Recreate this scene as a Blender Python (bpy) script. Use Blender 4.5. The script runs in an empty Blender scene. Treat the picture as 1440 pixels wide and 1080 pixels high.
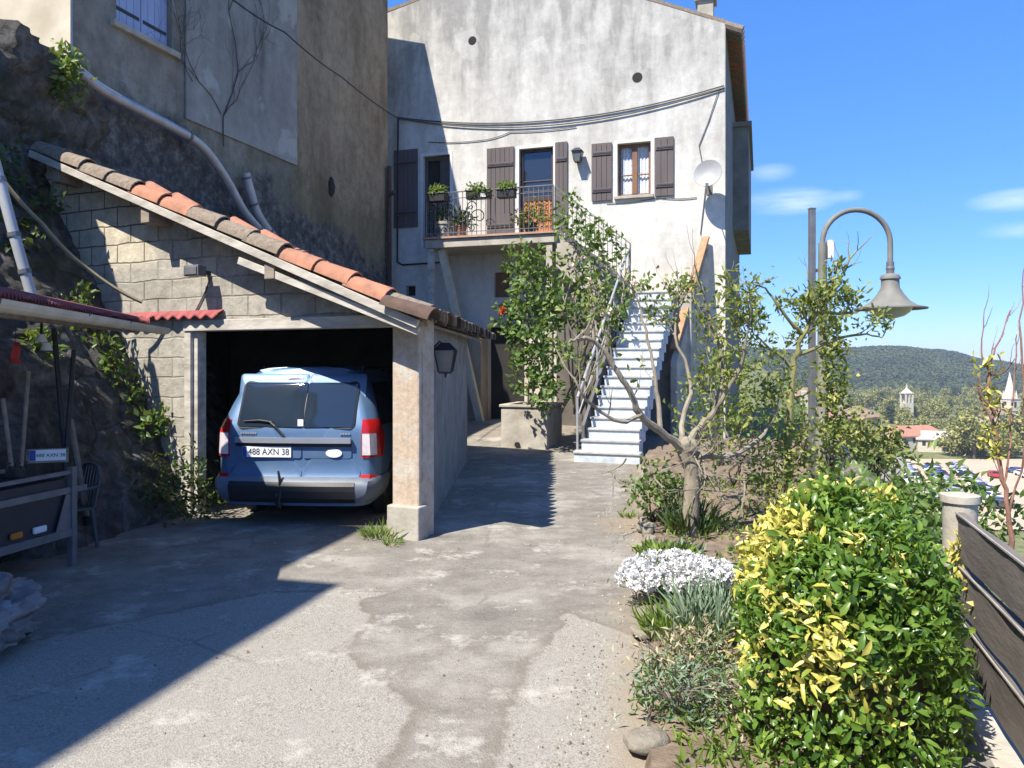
import bpy, bmesh, math, random
import numpy as np
from mathutils import Vector, Matrix, noise
R = math.radians
random.seed(7); rng = np.random.default_rng(7)
S = bpy.context.scene
COL = S.collection

# ------------------------------------------------------------------ camera, sky, sun, exposure
cam = bpy.data.cameras.new('camera'); camo = bpy.data.objects.new('camera', cam); COL.objects.link(camo)
cam.sensor_width = 36; cam.lens = 27; cam.shift_y = -30 / 1440
cam.clip_start = 0.05; cam.clip_end = 6000
camo.location = (0, 0, 1.6); camo.rotation_euler = (R(90), 0, 0)
S.camera = camo
SUN_EL, SX, SY = 54.0, -0.70, -0.714
W = bpy.data.worlds.new('World'); S.world = W; W.use_nodes = True
wt = W.node_tree; bg = wt.nodes['Background']; bg.inputs[1].default_value = 0.14
sky = wt.nodes.new('ShaderNodeTexSky'); sky.sky_type = 'NISHITA'; sky.sun_disc = False
sky.sun_elevation = R(SUN_EL); sky.sun_rotation = math.atan2(SX, SY) % (2 * math.pi)
sky.altitude = 1500; sky.air_density = 1.0; sky.dust_density = 0.15; sky.ozone_density = 5.0
# small thin clouds low over the hills
tc = wt.nodes.new('ShaderNodeTexCoord')
mp = wt.nodes.new('ShaderNodeMapping'); mp.inputs['Scale'].default_value = (1.5, 1.5, 9)
wt.links.new(tc.outputs['Generated'], mp.inputs[0])
cn = wt.nodes.new('ShaderNodeTexNoise'); cn.inputs['Scale'].default_value = 3.1; cn.inputs['Detail'].default_value = 8
cn.inputs['Roughness'].default_value = 0.6
wt.links.new(mp.outputs[0], cn.inputs['Vector'])
cloud_sum = None
for (px, py, w, h, k) in [(1108, 283, 50, 15, 1.0), (1428, 281, 42, 11, 0.85), (1085, 243, 26, 10, 0.4), (1440, 323, 38, 9, 0.3), (1190, 276, 18, 7, 0.3)]:
    d = Vector(((px - 720) / 1080, 1, (510 - py) / 1080)).normalized()
    sb = wt.nodes.new('ShaderNodeVectorMath'); sb.operation = 'SUBTRACT'; sb.inputs[1].default_value = d
    wt.links.new(tc.outputs['Generated'], sb.inputs[0])
    sc_ = wt.nodes.new('ShaderNodeVectorMath'); sc_.operation = 'MULTIPLY'; sc_.inputs[1].default_value = (1080 / w, 1080 / w, 1080 / h)
    wt.links.new(sb.outputs[0], sc_.inputs[0])
    ln = wt.nodes.new('ShaderNodeVectorMath'); ln.operation = 'LENGTH'; wt.links.new(sc_.outputs[0], ln.inputs[0])
    mr = wt.nodes.new('ShaderNodeMapRange'); mr.inputs[1].default_value = 1.3; mr.inputs[2].default_value = 0.0
    mr.inputs[3].default_value = 0; mr.inputs[4].default_value = k
    wt.links.new(ln.outputs['Value'], mr.inputs[0])
    if cloud_sum is None: cloud_sum = mr.outputs[0]
    else:
        a = wt.nodes.new('ShaderNodeMath'); a.operation = 'ADD'
        wt.links.new(cloud_sum, a.inputs[0]); wt.links.new(mr.outputs[0], a.inputs[1]); cloud_sum = a.outputs[0]
cm = wt.nodes.new('ShaderNodeMapRange'); cm.inputs[1].default_value = 0.36; cm.inputs[2].default_value = 0.66
wt.links.new(cn.outputs[0], cm.inputs[0])
cmul = wt.nodes.new('ShaderNodeMath'); cmul.operation = 'MULTIPLY'; cmul.use_clamp = True
wt.links.new(cloud_sum, cmul.inputs[0]); wt.links.new(cm.outputs[0], cmul.inputs[1])
hs = wt.nodes.new('ShaderNodeHueSaturation'); hs.inputs['Saturation'].default_value = 1.22; hs.inputs['Value'].default_value = 1.0
wt.links.new(sky.outputs[0], hs.inputs['Color'])
sz = wt.nodes.new('ShaderNodeSeparateXYZ'); wt.links.new(tc.outputs['Generated'], sz.inputs[0])
hr = wt.nodes.new('ShaderNodeValToRGB'); wt.links.new(sz.outputs[2], hr.inputs[0])
he = hr.color_ramp.elements; he[0].position = 0.0; he[0].color = (0.34, 0.41, 0.62, 1); he[1].position = 0.42; he[1].color = (1.0, 0.90, 1.0, 1)
e_ = he.new(0.12); e_.color = (0.49, 0.56, 0.82, 1)
hm = wt.nodes.new('ShaderNodeMix'); hm.data_type = 'RGBA'; hm.blend_type = 'MULTIPLY'; hm.inputs[0].default_value = 1
wt.links.new(hs.outputs[0], hm.inputs[6]); wt.links.new(hr.outputs[0], hm.inputs[7])
mx = wt.nodes.new('ShaderNodeMix'); mx.data_type = 'RGBA'
wt.links.new(cmul.outputs[0], mx.inputs[0]); wt.links.new(hm.outputs[2], mx.inputs[6]); mx.inputs[7].default_value = (4.6, 4.9, 5.5, 1)
wt.links.new(mx.outputs[2], bg.inputs[0])
sl = bpy.data.lights.new('sun', 'SUN'); sl.energy = 4.6; sl.angle = R(0.53); sl.color = (1, 0.94, 0.83)
so = bpy.data.objects.new('sun', sl); COL.objects.link(so)
ce = math.cos(R(SUN_EL))
so.rotation_euler = Vector((SX * ce, SY * ce, math.sin(R(SUN_EL)))).to_track_quat('Z', 'Y').to_euler()
S.view_settings.view_transform = 'Standard'; S.view_settings.look = 'None'
S.view_settings.exposure = 1.06; S.view_settings.gamma = 1.0
S.cycles.max_bounces = 8; S.cycles.transparent_max_bounces = 8

# ------------------------------------------------------------------ material helpers
def node(nt, t, props=None, **ins):
    n = nt.nodes.new(t)
    for k, v in (props or {}).items(): setattr(n, k, v)
    for k, v in ins.items():
        k = int(k[1:]) if k[0] == '_' and k[1:].isdigit() else k.replace('_', ' ')
        if hasattr(v, 'is_output') or isinstance(v, bpy.types.NodeSocket): nt.links.new(v, n.inputs[k])
        else: n.inputs[k].default_value = v
    return n
def c4(c): return (c[0], c[1], c[2], 1)
def ramp(nt, fac, stops):
    r = nt.nodes.new('ShaderNodeValToRGB'); nt.links.new(fac, r.inputs[0])
    e = r.color_ramp.elements
    while len(e) < len(stops): e.new(0.5)
    for i, (p, c) in enumerate(stops):
        e[i].position = p; e[i].color = c4(c) if hasattr(c, '__len__') else (c, c, c, 1)
    return r.outputs[0]
def mixc(nt, f, a, b, bt='MIX'):
    m = nt.nodes.new('ShaderNodeMix'); m.data_type = 'RGBA'; m.blend_type = bt
    for s, v in ((0, f), (6, a), (7, b)):
        if isinstance(v, bpy.types.NodeSocket): nt.links.new(v, m.inputs[s])
        elif s == 0: m.inputs[0].default_value = v
        else: m.inputs[s].default_value = c4(v)
    return m.outputs[2]
def newmat(name):
    m = bpy.data.materials.new(name); m.use_nodes = True
    nt = m.node_tree; return m, nt, nt.nodes['Principled BSDF']
def coords(nt, scale=(1, 1, 1), rot=(0, 0, 0)):
    t = nt.nodes.new('ShaderNodeTexCoord')
    return node(nt, 'ShaderNodeMapping', None, _0=t.outputs['Object'], Scale=scale, Rotation=rot).outputs[0]
def noi(nt, v, s, det=6, ro=0.6):
    return node(nt, 'ShaderNodeTexNoise', None, Vector=v, Scale=s, Detail=det, Roughness=ro).outputs[0]
def bump(nt, b, h, st, dist=0.02):
    n = node(nt, 'ShaderNodeBump', None, Height=h, Strength=st, Distance=dist)
    nt.links.new(n.outputs[0], b.inputs['Normal'])
def plain(name, c1, c2=None, scale=6.0, rough=0.6, metal=0.0, bmp=0.15, stretch=(1, 1, 1), spec=0.5):
    m, nt, b = newmat(name)
    c2 = c2 or tuple(x * 0.7 for x in c1)
    v = coords(nt, stretch)
    n = noi(nt, v, scale)
    nt.links.new(ramp(nt, n, [(0.3, c2), (0.7, c1)]), b.inputs['Base Color'])
    b.inputs['Roughness'].default_value = rough; b.inputs['Metallic'].default_value = metal
    b.inputs['Specular IOR Level'].default_value = spec
    if bmp: bump(nt, b, noi(nt, v, scale * 6, 4), bmp, 0.01)
    return m
def leafmat(name, stops, rough=0.45, trans=0.3, spec=0.4):
    m, nt, b = newmat(name)
    a = nt.nodes.new('ShaderNodeAttribute'); a.attribute_name = 'tone'
    col = ramp(nt, a.outputs['Fac'], stops)
    nt.links.new(col, b.inputs['Base Color']); b.inputs['Roughness'].default_value = rough
    b.inputs['Specular IOR Level'].default_value = spec
    tr = nt.nodes.new('ShaderNodeBsdfTranslucent')
    nt.links.new(mixc(nt, 0.5, col, (0.35, 0.42, 0.03)), tr.inputs[0])
    ms = nt.nodes.new('ShaderNodeMixShader'); ms.inputs[0].default_value = trans
    nt.links.new(b.outputs[0], ms.inputs[1]); nt.links.new(tr.outputs[0], ms.inputs[2])
    nt.links.new(ms.outputs[0], nt.nodes['Material Output'].inputs[0])
    return m
def glassmat(name, tint=(0.02, 0.025, 0.03), rough=0.03):
    m, nt, b = newmat(name)
    b.inputs['Base Color'].default_value = c4(tint); b.inputs['Roughness'].default_value = rough
    b.inputs['Specular IOR Level'].default_value = 0.9
    n = noi(nt, coords(nt), 1.2, 2)
    bump(nt, b, n, 0.05, 0.05)
    return m

# ------------------------------------------------------------------ mesh helpers
class MB:
    def __init__(s): s.v = []; s.f = []; s.m = []; s.mi = 0
    def add(s, vs, fs, mi=None):
        o = len(s.v); s.v += [tuple(map(float, p)) for p in vs]
        s.f += [tuple(i + o for i in f) for f in fs]; s.m += [s.mi if mi is None else mi] * len(fs)
    def box(s, x0, x1, y0, y1, z0, z1, mat=None, mi=None):
        vs = [Vector(p) for p in ((x0, y0, z0), (x1, y0, z0), (x1, y1, z0), (x0, y1, z0), (x0, y0, z1), (x1, y0, z1), (x1, y1, z1), (x0, y1, z1))]
        if mat is not None: vs = [mat @ p for p in vs]
        s.add(vs, [(0, 3, 2, 1), (4, 5, 6, 7), (0, 1, 5, 4), (1, 2, 6, 5), (2, 3, 7, 6), (3, 0, 4, 7)], mi)
    def bar(s, a, b, w, h, up=(0, 0, 1), mi=None):
        a = Vector(a); b = Vector(b); d = (b - a).normalized(); up = Vector(up)
        x = d.cross(up)
        if x.length < 1e-4: x = d.cross(Vector((1, 0, 0)))
        x.normalize(); u = x.cross(d).normalized()
        vs = [p + x * sx * w / 2 + u * sz * h / 2 for p in (a, b) for (sx, sz) in ((-1, -1), (1, -1), (1, 1), (-1, 1))]
        s.add(vs, [(0, 1, 2, 3), (7, 6, 5, 4), (0, 4, 5, 1), (1, 5, 6, 2), (2, 6, 7, 3), (3, 7, 4, 0)], mi)
    def tube(s, pts, r, seg=8, mi=None, cap=True):
        pts = [Vector(p) for p in pts]; n = len(pts)
        rs = r if hasattr(r, '__len__') else [r] * n
        vs = []; prev = None
        for i, p in enumerate(pts):
            d = (pts[min(i + 1, n - 1)] - pts[max(i - 1, 0)]).normalized()
            if prev is None:
                x = d.orthogonal().normalized()
            else:
                x = prev - d * prev.dot(d)
                x = x.normalized() if x.length > 1e-5 else d.orthogonal().normalized()
            prev = x; y = d.cross(x)
            for k in range(seg):
                t = 2 * math.pi * k / seg
                vs.append(p + (x * math.cos(t) + y * math.sin(t)) * rs[i])
        fs = [(i * seg + k, i * seg + (k + 1) % seg, (i + 1) * seg + (k + 1) % seg, (i + 1) * seg + k) for i in range(n - 1) for k in range(seg)]
        if cap: fs += [tuple(range(seg - 1, -1, -1)), tuple((n - 1) * seg + k for k in range(seg))]
        s.add(vs, fs, mi)
    def lathe(s, prof, c=(0, 0, 0), seg=24, mi=None, M=None):
        vs = []; c = Vector(c)
        for (r, z) in prof:
            for k in range(seg):
                t = 2 * math.pi * k / seg
                p = Vector((r * math.cos(t), r * math.sin(t), z))
                vs.append((M @ p if M is not None else p) + c)
        n = len(prof)
        fs = [(i * seg + k, i * seg + (k + 1) % seg, (i + 1) * seg + (k + 1) % seg, (i + 1) * seg + k) for i in range(n - 1) for k in range(seg)]
        if prof[0][0] > 1e-4: fs.append(tuple(range(seg - 1, -1, -1)))
        if prof[-1][0] > 1e-4: fs.append(tuple((n - 1) * seg + k for k in range(seg)))
        s.add(vs, fs, mi)
    def prism(s, poly, ext, mi=None):   # poly 3-D points, ext vector
        n = len(poly); e = Vector(ext); P = [Vector(p) for p in poly]
        s.add(P + [p + e for p in P], [tuple(range(n - 1, -1, -1)), tuple(range(n, 2 * n))] + [(i, (i + 1) % n, n + (i + 1) % n, n + i) for i in range(n)], mi)
    def ball(s, c, r, seg=10, ring=6, jit=0.0, mi=None):
        c = Vector(c); r = r if hasattr(r, '__len__') else (r, r, r); vs = []
        for i in range(ring + 1):
            ph = math.pi * i / ring
            for k in range(seg):
                t = 2 * math.pi * k / seg; j = 1 + random.uniform(-jit, jit)
                vs.append(c + Vector((r[0] * math.sin(ph) * math.cos(t) * j, r[1] * math.sin(ph) * math.sin(t) * j, r[2] * math.cos(ph) * j)))
        s.add(vs, [(i * seg + k, (i + 1) * seg + k, (i + 1) * seg + (k + 1) % seg, i * seg + (k + 1) % seg) for i in range(ring) for k in range(seg)], mi)
    def build(s, name, mats, parent=None, smooth=False, bevel=0, fix=True):
        me = bpy.data.meshes.new(name); me.from_pydata(s.v, [], s.f); me.update()
        mats = mats if isinstance(mats, (list, tuple)) else [mats]
        for m in mats: me.materials.append(m)
        if len(mats) > 1: me.polygons.foreach_set('material_index', s.m)
        if fix:
            bm = bmesh.new(); bm.from_mesh(me); bmesh.ops.remove_doubles(bm, verts=bm.verts, dist=1e-5)
            bmesh.ops.recalc_face_normals(bm, faces=bm.faces); bm.to_mesh(me); bm.free()
        if smooth: me.polygons.foreach_set('use_smooth', [True] * len(me.polygons))
        o = bpy.data.objects.new(name, me); COL.objects.link(o)
        if parent is not None: o.parent = parent
        if bevel:
            b = o.modifiers.new('bevel', 'BEVEL'); b.width = bevel; b.segments = 2; b.limit_method = 'ANGLE'; b.angle_limit = R(40)
        if smooth:
            try:
                me.set_sharp_from_angle(angle=R(42))
            except Exception: pass
        return o
def tag(o, label=None, cat=None, group=None, kind=None):
    if label: o['label'] = label
    if cat: o['category'] = cat
    if group: o['group'] = group
    if kind: o['kind'] = kind
    return o
def thing(name, label, cat, loc=(0, 0, 0), rz=0, group=None):
    o = bpy.data.objects.new(name, None); COL.objects.link(o); o.empty_display_size = 0.2
    o.location = loc; o.rotation_euler = (0, 0, rz)
    return tag(o, label, cat, group)
def dup(root, loc, rz=None, label=None, scale=None):
    c = root.copy(); COL.objects.link(c); c.location = loc
    if rz is not None: c.rotation_euler = (0, 0, rz)
    if label: c['label'] = label
    if scale: c.scale = scale
    for ch in root.children:
        d = ch.copy(); COL.objects.link(d); d.parent = c
        for g in ch.children:
            e = g.copy(); COL.objects.link(e); e.parent = d
    return c
def at(px, py, d): return Vector(((px - 720) / 1080 * d, d, 1.6 + (510 - py) / 1080 * d))

def leaf_mesh(name, C, D, Nn, Ln, Wd, mat, parent=None, simple=False, tone=None, fold=0.25, curl=0.15):
    """C centres (base), D direction, Nn approximate normal, Ln lengths, Wd widths; all leaves of one crown in one mesh"""
    n = len(C)
    D = D / (np.linalg.norm(D, axis=1, keepdims=True) + 1e-9)
    B = np.cross(D, Nn); B /= (np.linalg.norm(B, axis=1, keepdims=True) + 1e-9)
    U = np.cross(B, D)
    L = Ln[:, None]; Wd = Wd[:, None]
    if simple:
        V = np.stack([C, C + D * L * .5 + B * Wd * .5 + U * fold * Wd, C + D * L - U * curl * L, C + D * L * .5 - B * Wd * .5 + U * fold * Wd], 1)
        F = np.array([[0, 1, 2], [0, 2, 3]]); k = 4
    else:
        V = np.stack([C, C + D * L * .35, C + D * L * .7 - U * curl * L * .4, C + D * L - U * curl * L,
                      C + D * L * .32 + B * Wd * .46 + U * fold * Wd, C + D * L * .7 + B * Wd * .38 + U * (fold * Wd - curl * L * .4),
                      C + D * L * .32 - B * Wd * .46 + U * fold * Wd, C + D * L * .7 - B * Wd * .38 + U * (fold * Wd - curl * L * .4)], 1)
        F = np.array([[0, 4, 1], [1, 4, 5], [1, 5, 2], [2, 5, 3], [0, 1, 6], [1, 2, 7], [1, 7, 6], [2, 3, 7]]); k = 8
    idx = (np.arange(n)[:, None, None] * k + F[None]).reshape(-1)
    me = bpy.data.meshes.new(name)
    me.vertices.add(n * k); me.vertices.foreach_set('co', V.reshape(-1).astype(np.float32))
    nf = n * len(F); me.loops.add(nf * 3); me.polygons.add(nf)
    me.loops.foreach_set('vertex_index', idx.astype(np.int32))
    me.polygons.foreach_set('loop_start', (np.arange(nf) * 3).astype(np.int32))
    me.update(calc_edges=True); me.validate()
    if tone is None: tone = rng.random(n)
    a = me.attributes.new('tone', 'FLOAT', 'POINT'); a.data.foreach_set('value', np.repeat(tone, k).astype(np.float32))
    me.materials.append(mat)
    me.polygons.foreach_set('use_smooth', [True] * nf)
    o = bpy.data.objects.new(name, me); COL.objects.link(o)
    if parent is not None: o.parent = parent
    return o
def rdir(n, up=0.3):
    v = rng.normal(size=(n, 3)); v[:, 2] += up
    return v / np.linalg.norm(v, axis=1, keepdims=True)
def blobs(bl, n, clump=0.12, per=8):
    """points gathered in clumps inside a list of ellipsoids (cx,cy,cz,rx,ry,rz)"""
    bl = np.array(bl, float); w = bl[:, 3] * bl[:, 4] * bl[:, 5]; w = w ** 0.7; w /= w.sum()
    nc = max(1, n // per); k = rng.choice(len(bl), nc, p=w)
    d = rng.normal(size=(nc, 3)); d /= np.linalg.norm(d, axis=1, keepdims=True)
    r = rng.random((nc, 1)) ** 0.45
    cc = bl[k, :3] + d * r * bl[k, 3:]
    pts = np.repeat(cc, per, 0) + rng.normal(size=(nc * per, 3)) * clump
    out = np.repeat(d, per, 0)
    tone = np.clip(np.repeat(rng.random(nc), per) * .6 + rng.random(nc * per) * .4, 0, 1)
    return pts, out, tone
def foliage(name, bl, n, ln, wd, mat, parent=None, clump=0.1, per=8, simple=True, up=0.3, outw=0.7):
    P, O, T = blobs(bl, n, clump, per); m = len(P)
    D = rdir(m, up) + O * outw
    return leaf_mesh(name, P, D, O + rdir(m, 1.0), ln * rng.uniform(.6, 1.25, m), wd * rng.uniform(.7, 1.2, m), mat, parent, simple, T)

# ------------------------------------------------------------------ materials
def facade_mat(name, light, grey, dark, zc, tan=None):
    m, nt, b = newmat(name)
    t = nt.nodes.new('ShaderNodeTexCoord').outputs['Object']
    sp = node(nt, 'ShaderNodeSeparateXYZ', None, _0=t)
    v1 = node(nt, 'ShaderNodeMapping', None, _0=t, Scale=(1, 1, 0.22)).outputs[0]
    streak = noi(nt, v1, 2.6, 8, 0.65)
    big = noi(nt, t, 0.55, 6, 0.6)
    fine = noi(nt, t, 5, 8, 0.7)
    h = node(nt, 'ShaderNodeMapRange', None, Value=sp.outputs[2], _1=zc - 3.2, _2=zc + 2.2).outputs[0]
    a = node(nt, 'ShaderNodeMath', {'operation': 'MULTIPLY'}, _0=streak, _1=0.75)
    a2 = node(nt, 'ShaderNodeMath', {'operation': 'MULTIPLY_ADD'}, _0=big, _1=0.6, _2=a.outputs[0])
    a3 = node(nt, 'ShaderNodeMath', {'operation': 'MULTIPLY_ADD'}, _0=h, _1=0.36, _2=a2.outputs[0])
    col = ramp(nt, a3.outputs[0], [(0.64, light), (0.88, grey), (1.05, dark)])
    f2 = ramp(nt, fine, [(0.35, 0.80), (0.65, 1.0)])
    col = mixc(nt, 1.0, col, f2, 'MULTIPLY')
    if tan:
        g = node(nt, 'ShaderNodeMapRange', None, Value=sp.outputs[2], _1=4.2, _2=0.5).outputs[0]
        g2 = node(nt, 'ShaderNodeMath', {'operation': 'MULTIPLY'}, _0=g, _1=big)
        col = mixc(nt, g2.outputs[0], col, tan)
    # hairline cracks
    vo = node(nt, 'ShaderNodeTexVoronoi', {'feature': 'DISTANCE_TO_EDGE'}, Vector=mixc(nt, 0.12, t, node(nt, 'ShaderNodeTexNoise', None, Vector=t, Scale=2.0).outputs[1]), Scale=0.55).outputs[0]
    cr = mixc(nt, ramp(nt, big, [(0.52, 0.0), (0.6, 1.0)]), (1, 1, 1), ramp(nt, vo, [(0.0, 0.78), (0.004, 1.0)]))
    col = mixc(nt, 1.0, col, cr, 'MULTIPLY')
    pn = node(nt, 'ShaderNodeTexNoise', None, Vector=t, Scale=0.8, Detail=9, Roughness=0.55).outputs[0]
    col = mixc(nt, ramp(nt, pn, [(0.575, 0.0), (0.60, 0.28)]), col, (0.62, 0.60, 0.55))
    pk = noi(nt, t, 3.3, 9, 0.8)
    col = mixc(nt, ramp(nt, pk, [(0.64, 0.0), (0.67, 0.5)]), col, (0.34, 0.30, 0.245))
    nt.links.new(col, b.inputs['Base Color']); b.inputs['Roughness'].default_value = 0.93
    b.inputs['Specular IOR Level'].default_value = 0.15
    hsum = node(nt, 'ShaderNodeMath', {'operation': 'ADD'}, _0=fine, _1=noi(nt, t, 30, 4)).outputs[0]
    bump(nt, b, hsum, 0.35, 0.015)
    return m
M_FACADE = facade_mat('lime_plaster', (0.66, 0.635, 0.58), (0.47, 0.45, 0.405), (0.32, 0.305, 0.275), 8.7, (0.50, 0.41, 0.29))
M_DISH = plain('grey_white_enamel', (0.36, 0.36, 0.355), (0.30, 0.30, 0.295), 5, .5, 0, .02)
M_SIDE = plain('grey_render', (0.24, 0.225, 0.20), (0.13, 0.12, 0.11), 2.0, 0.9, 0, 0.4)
def oldwall_mat():
    m, nt, b = newmat('weathered_render')
    t = nt.nodes.new('ShaderNodeTexCoord').outputs['Object']
    sp = node(nt, 'ShaderNodeSeparateXYZ', None, _0=t)
    v1 = node(nt, 'ShaderNodeMapping', None, _0=t, Scale=(1, 1, 0.25)).outputs[0]
    s1 = noi(nt, v1, 1.5, 8, 0.65); s2 = noi(nt, t, 4.0, 8, 0.7)
    far = node(nt, 'ShaderNodeMapRange', None, Value=sp.outputs[1], _1=-5.0, _2=-4.6).outputs[0]
    ca = ramp(nt, s1, [(0.3, (0.18, 0.16, 0.13)), (0.5, (0.28, 0.255, 0.21)), (0.7, (0.36, 0.335, 0.28))])
    cb = ramp(nt, s1, [(0.3, (0.20, 0.145, 0.095)), (0.5, (0.32, 0.245, 0.165)), (0.72, (0.41, 0.325, 0.225))])
    col = mixc(nt, far, ca, cb)
    col = mixc(nt, 1.0, col, ramp(nt, s2, [(0.3, 0.62), (0.6, 1.0)]), 'MULTIPLY')
    moss = node(nt, 'ShaderNodeMapRange', None, Value=node(nt, 'ShaderNodeMath', {'operation': 'MULTIPLY_ADD'}, _0=s2, _1=2.2, _2=sp.outputs[2]).outputs[0], _1=6.7, _2=5.9).outputs[0]
    col = mixc(nt, node(nt, 'ShaderNodeMath', {'operation': 'MULTIPLY'}, _0=moss, _1=0.35).outputs[0], col, (0.10, 0.105, 0.045))
    # dark stone showing through along the foot of the wall
    lim = node(nt, 'ShaderNodeMath', {'operation': 'MULTIPLY_ADD'}, _0=sp.outputs[1], _1=-0.16, _2=3.78).outputs[0]
    dz = node(nt, 'ShaderNodeMath', {'operation': 'SUBTRACT'}, _0=lim, _1=sp.outputs[2]).outputs[0]
    dn = node(nt, 'ShaderNodeMath', {'operation': 'MULTIPLY_ADD'}, _0=noi(nt, t, 1.3, 9, 0.68), _1=2.6, _2=dz).outputs[0]
    sm = node(nt, 'ShaderNodeMapRange', None, Value=dn, _1=1.15, _2=1.55).outputs[0]
    n5 = noi(nt, t, 6, 10, 0.75)
    stc = ramp(nt, n5, [(0.32, (0.035, 0.033, 0.032)), (0.5, (0.10, 0.094, 0.088)), (0.68, (0.25, 0.24, 0.22))])
    col = mixc(nt, sm, col, stc)
    nt.links.new(col, b.inputs['Base Color']); b.inputs['Roughness'].default_value = 0.95; b.inputs['Specular IOR Level'].default_value = 0.1
    bump(nt, b, node(nt, 'ShaderNodeMath', {'operation': 'MULTIPLY_ADD'}, _0=mixc(nt, sm, (0, 0, 0), n5), _1=1.4, _2=s2).outputs[0], 0.6, 0.04)
    return m
M_OLDWALL = oldwall_mat()
def rock_mat(name, dark, mid, light, sc=2.4):
    m, nt, b = newmat(name)
    t = nt.nodes.new('ShaderNodeTexCoord').outputs['Object']
    w = mixc(nt, 0.10, t, node(nt, 'ShaderNodeTexNoise', None, Vector=t, Scale=3.0, Detail=4).outputs[1])
    ve = node(nt, 'ShaderNodeTexVoronoi', {'feature': 'DISTANCE_TO_EDGE'}, Vector=w, Scale=sc).outputs[0]
    vc = node(nt, 'ShaderNodeTexVoronoi', None, Vector=w, Scale=sc)
    n1 = noi(nt, t, 5, 10, 0.72)
    col = ramp(nt, n1, [(0.28, dark), (0.5, mid), (0.72, light)])
    vg = ramp(nt, node(nt, 'ShaderNodeSeparateColor', None, _0=vc.outputs['Color']).outputs[0], [(0.0, 0.45), (1.0, 1.0)])
    col = mixc(nt, 0.7, col, mixc(nt, 1.0, col, vg, 'MULTIPLY'))
    big = noi(nt, t, 0.9, 5, 0.6)
    edge = mixc(nt, ramp(nt, big, [(0.42, 0.0), (0.6, 1.0)]), (0.55, 0.55, 0.55), (1, 1, 1))
    col = mixc(nt, ramp(nt, ve, [(0.0, 1.0), (0.06, 0.0)]), col, mixc(nt, 1.0, col, edge, 'MULTIPLY'))
    moss = ramp(nt, noi(nt, t, 1.7, 6, 0.65), [(0.5, 0.0), (0.66, 0.65)])
    col = mixc(nt, moss, col, (0.035, 0.045, 0.02))
    nt.links.new(col, b.inputs['Base Color']); b.inputs['Roughness'].default_value = 0.95; b.inputs['Specular IOR Level'].default_value = 0.1
    hh = node(nt, 'ShaderNodeMath', {'operation': 'MULTIPLY_ADD'}, _0=ramp(nt, ve, [(0.0, 0.0), (0.12, 1.0)]), _1=0.5, _2=n1).outputs[0]
    bump(nt, b, hh, 0.8, 0.06)
    return m
M_ROCK = rock_mat('dark_rubble_stone', (0.045, 0.041, 0.038), (0.125, 0.116, 0.105), (0.27, 0.255, 0.235))
M_KERBSTONE = rock_mat('pale_stone', (0.20, 0.17, 0.13), (0.34, 0.30, 0.24), (0.48, 0.43, 0.35), 1.3)
def block_mat():
    m, nt, b = newmat('grey_block_masonry')
    t = nt.nodes.new('ShaderNodeTexCoord').outputs['Object']
    sp = node(nt, 'ShaderNodeSeparateXYZ', None, _0=t)
    nz = node(nt, 'ShaderNodeTexNoise', None, Vector=t, Scale=3.0, Detail=3)
    wob = node(nt, 'ShaderNodeMath', {'operation': 'MULTIPLY_ADD'}, _0=nz.outputs[0], _1=0.06, _2=sp.outputs[2]).outputs[0]
    cx = node(nt, 'ShaderNodeCombineXYZ', None, _0=sp.outputs[0], _1=wob).outputs[0]
    bk = nt.nodes.new('ShaderNodeTexBrick'); nt.links.new(cx, bk.inputs['Vector'])
    bk.inputs['Scale'].default_value = 1.0; bk.inputs['Brick Width'].default_value = 0.42; bk.inputs['Row Height'].default_value = 0.21
    bk.inputs['Mortar Size'].default_value = 0.011; bk.inputs['Mortar Smooth'].default_value = 0.6; bk.inputs['Bias'].default_value = 0
    bk.inputs['Color1'].default_value = (0.50, 0.46, 0.38, 1); bk.inputs['Color2'].default_value = (0.34, 0.31, 0.26, 1)
    bk.inputs['Mortar'].default_value = (0.17, 0.15, 0.125, 1)
    n1 = noi(nt, t, 6, 10, 0.75); n2 = noi(nt, t, 1.4, 5)
    smear = ramp(nt, n2, [(0.36, 0.0), (0.56, 0.93)])
    col = mixc(nt, smear, bk.outputs[0], (0.42, 0.39, 0.33))
    # cleaner cream blocks near the top left
    msk = node(nt, 'ShaderNodeMath', {'operation': 'MULTIPLY'}, _0=node(nt, 'ShaderNodeMapRange', None, Value=sp.outputs[0], _1=-3.0, _2=-3.4).outputs[0], _1=node(nt, 'ShaderNodeMapRange', None, Value=sp.outputs[2], _1=2.6, _2=2.72).outputs[0]).outputs[0]
    col = mixc(nt, msk, col, mixc(nt, bk.outputs['Fac'], (0.62, 0.55, 0.42), (0.2, 0.17, 0.13)))
    col = mixc(nt, 1.0, col, ramp(nt, n1, [(0.3, 0.55), (0.62, 1.05)]), 'MULTIPLY')
    nt.links.new(col, b.inputs['Base Color']); b.inputs['Roughness'].default_value = 0.95; b.inputs['Specular IOR Level'].default_value = 0.1
    hh = node(nt, 'ShaderNodeMath', {'operation': 'MULTIPLY_ADD'}, _0=bk.outputs['Fac'], _1=-0.5, _2=n1).outputs[0]
    bump(nt, b, hh, 0.7, 0.03)
    return m
M_BLOCK = block_mat()
M_STUCCO = plain('rough_grey_stucco', (0.27, 0.255, 0.225), (0.14, 0.13, 0.115), 3.0, 0.95, 0, 0.8)
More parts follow.
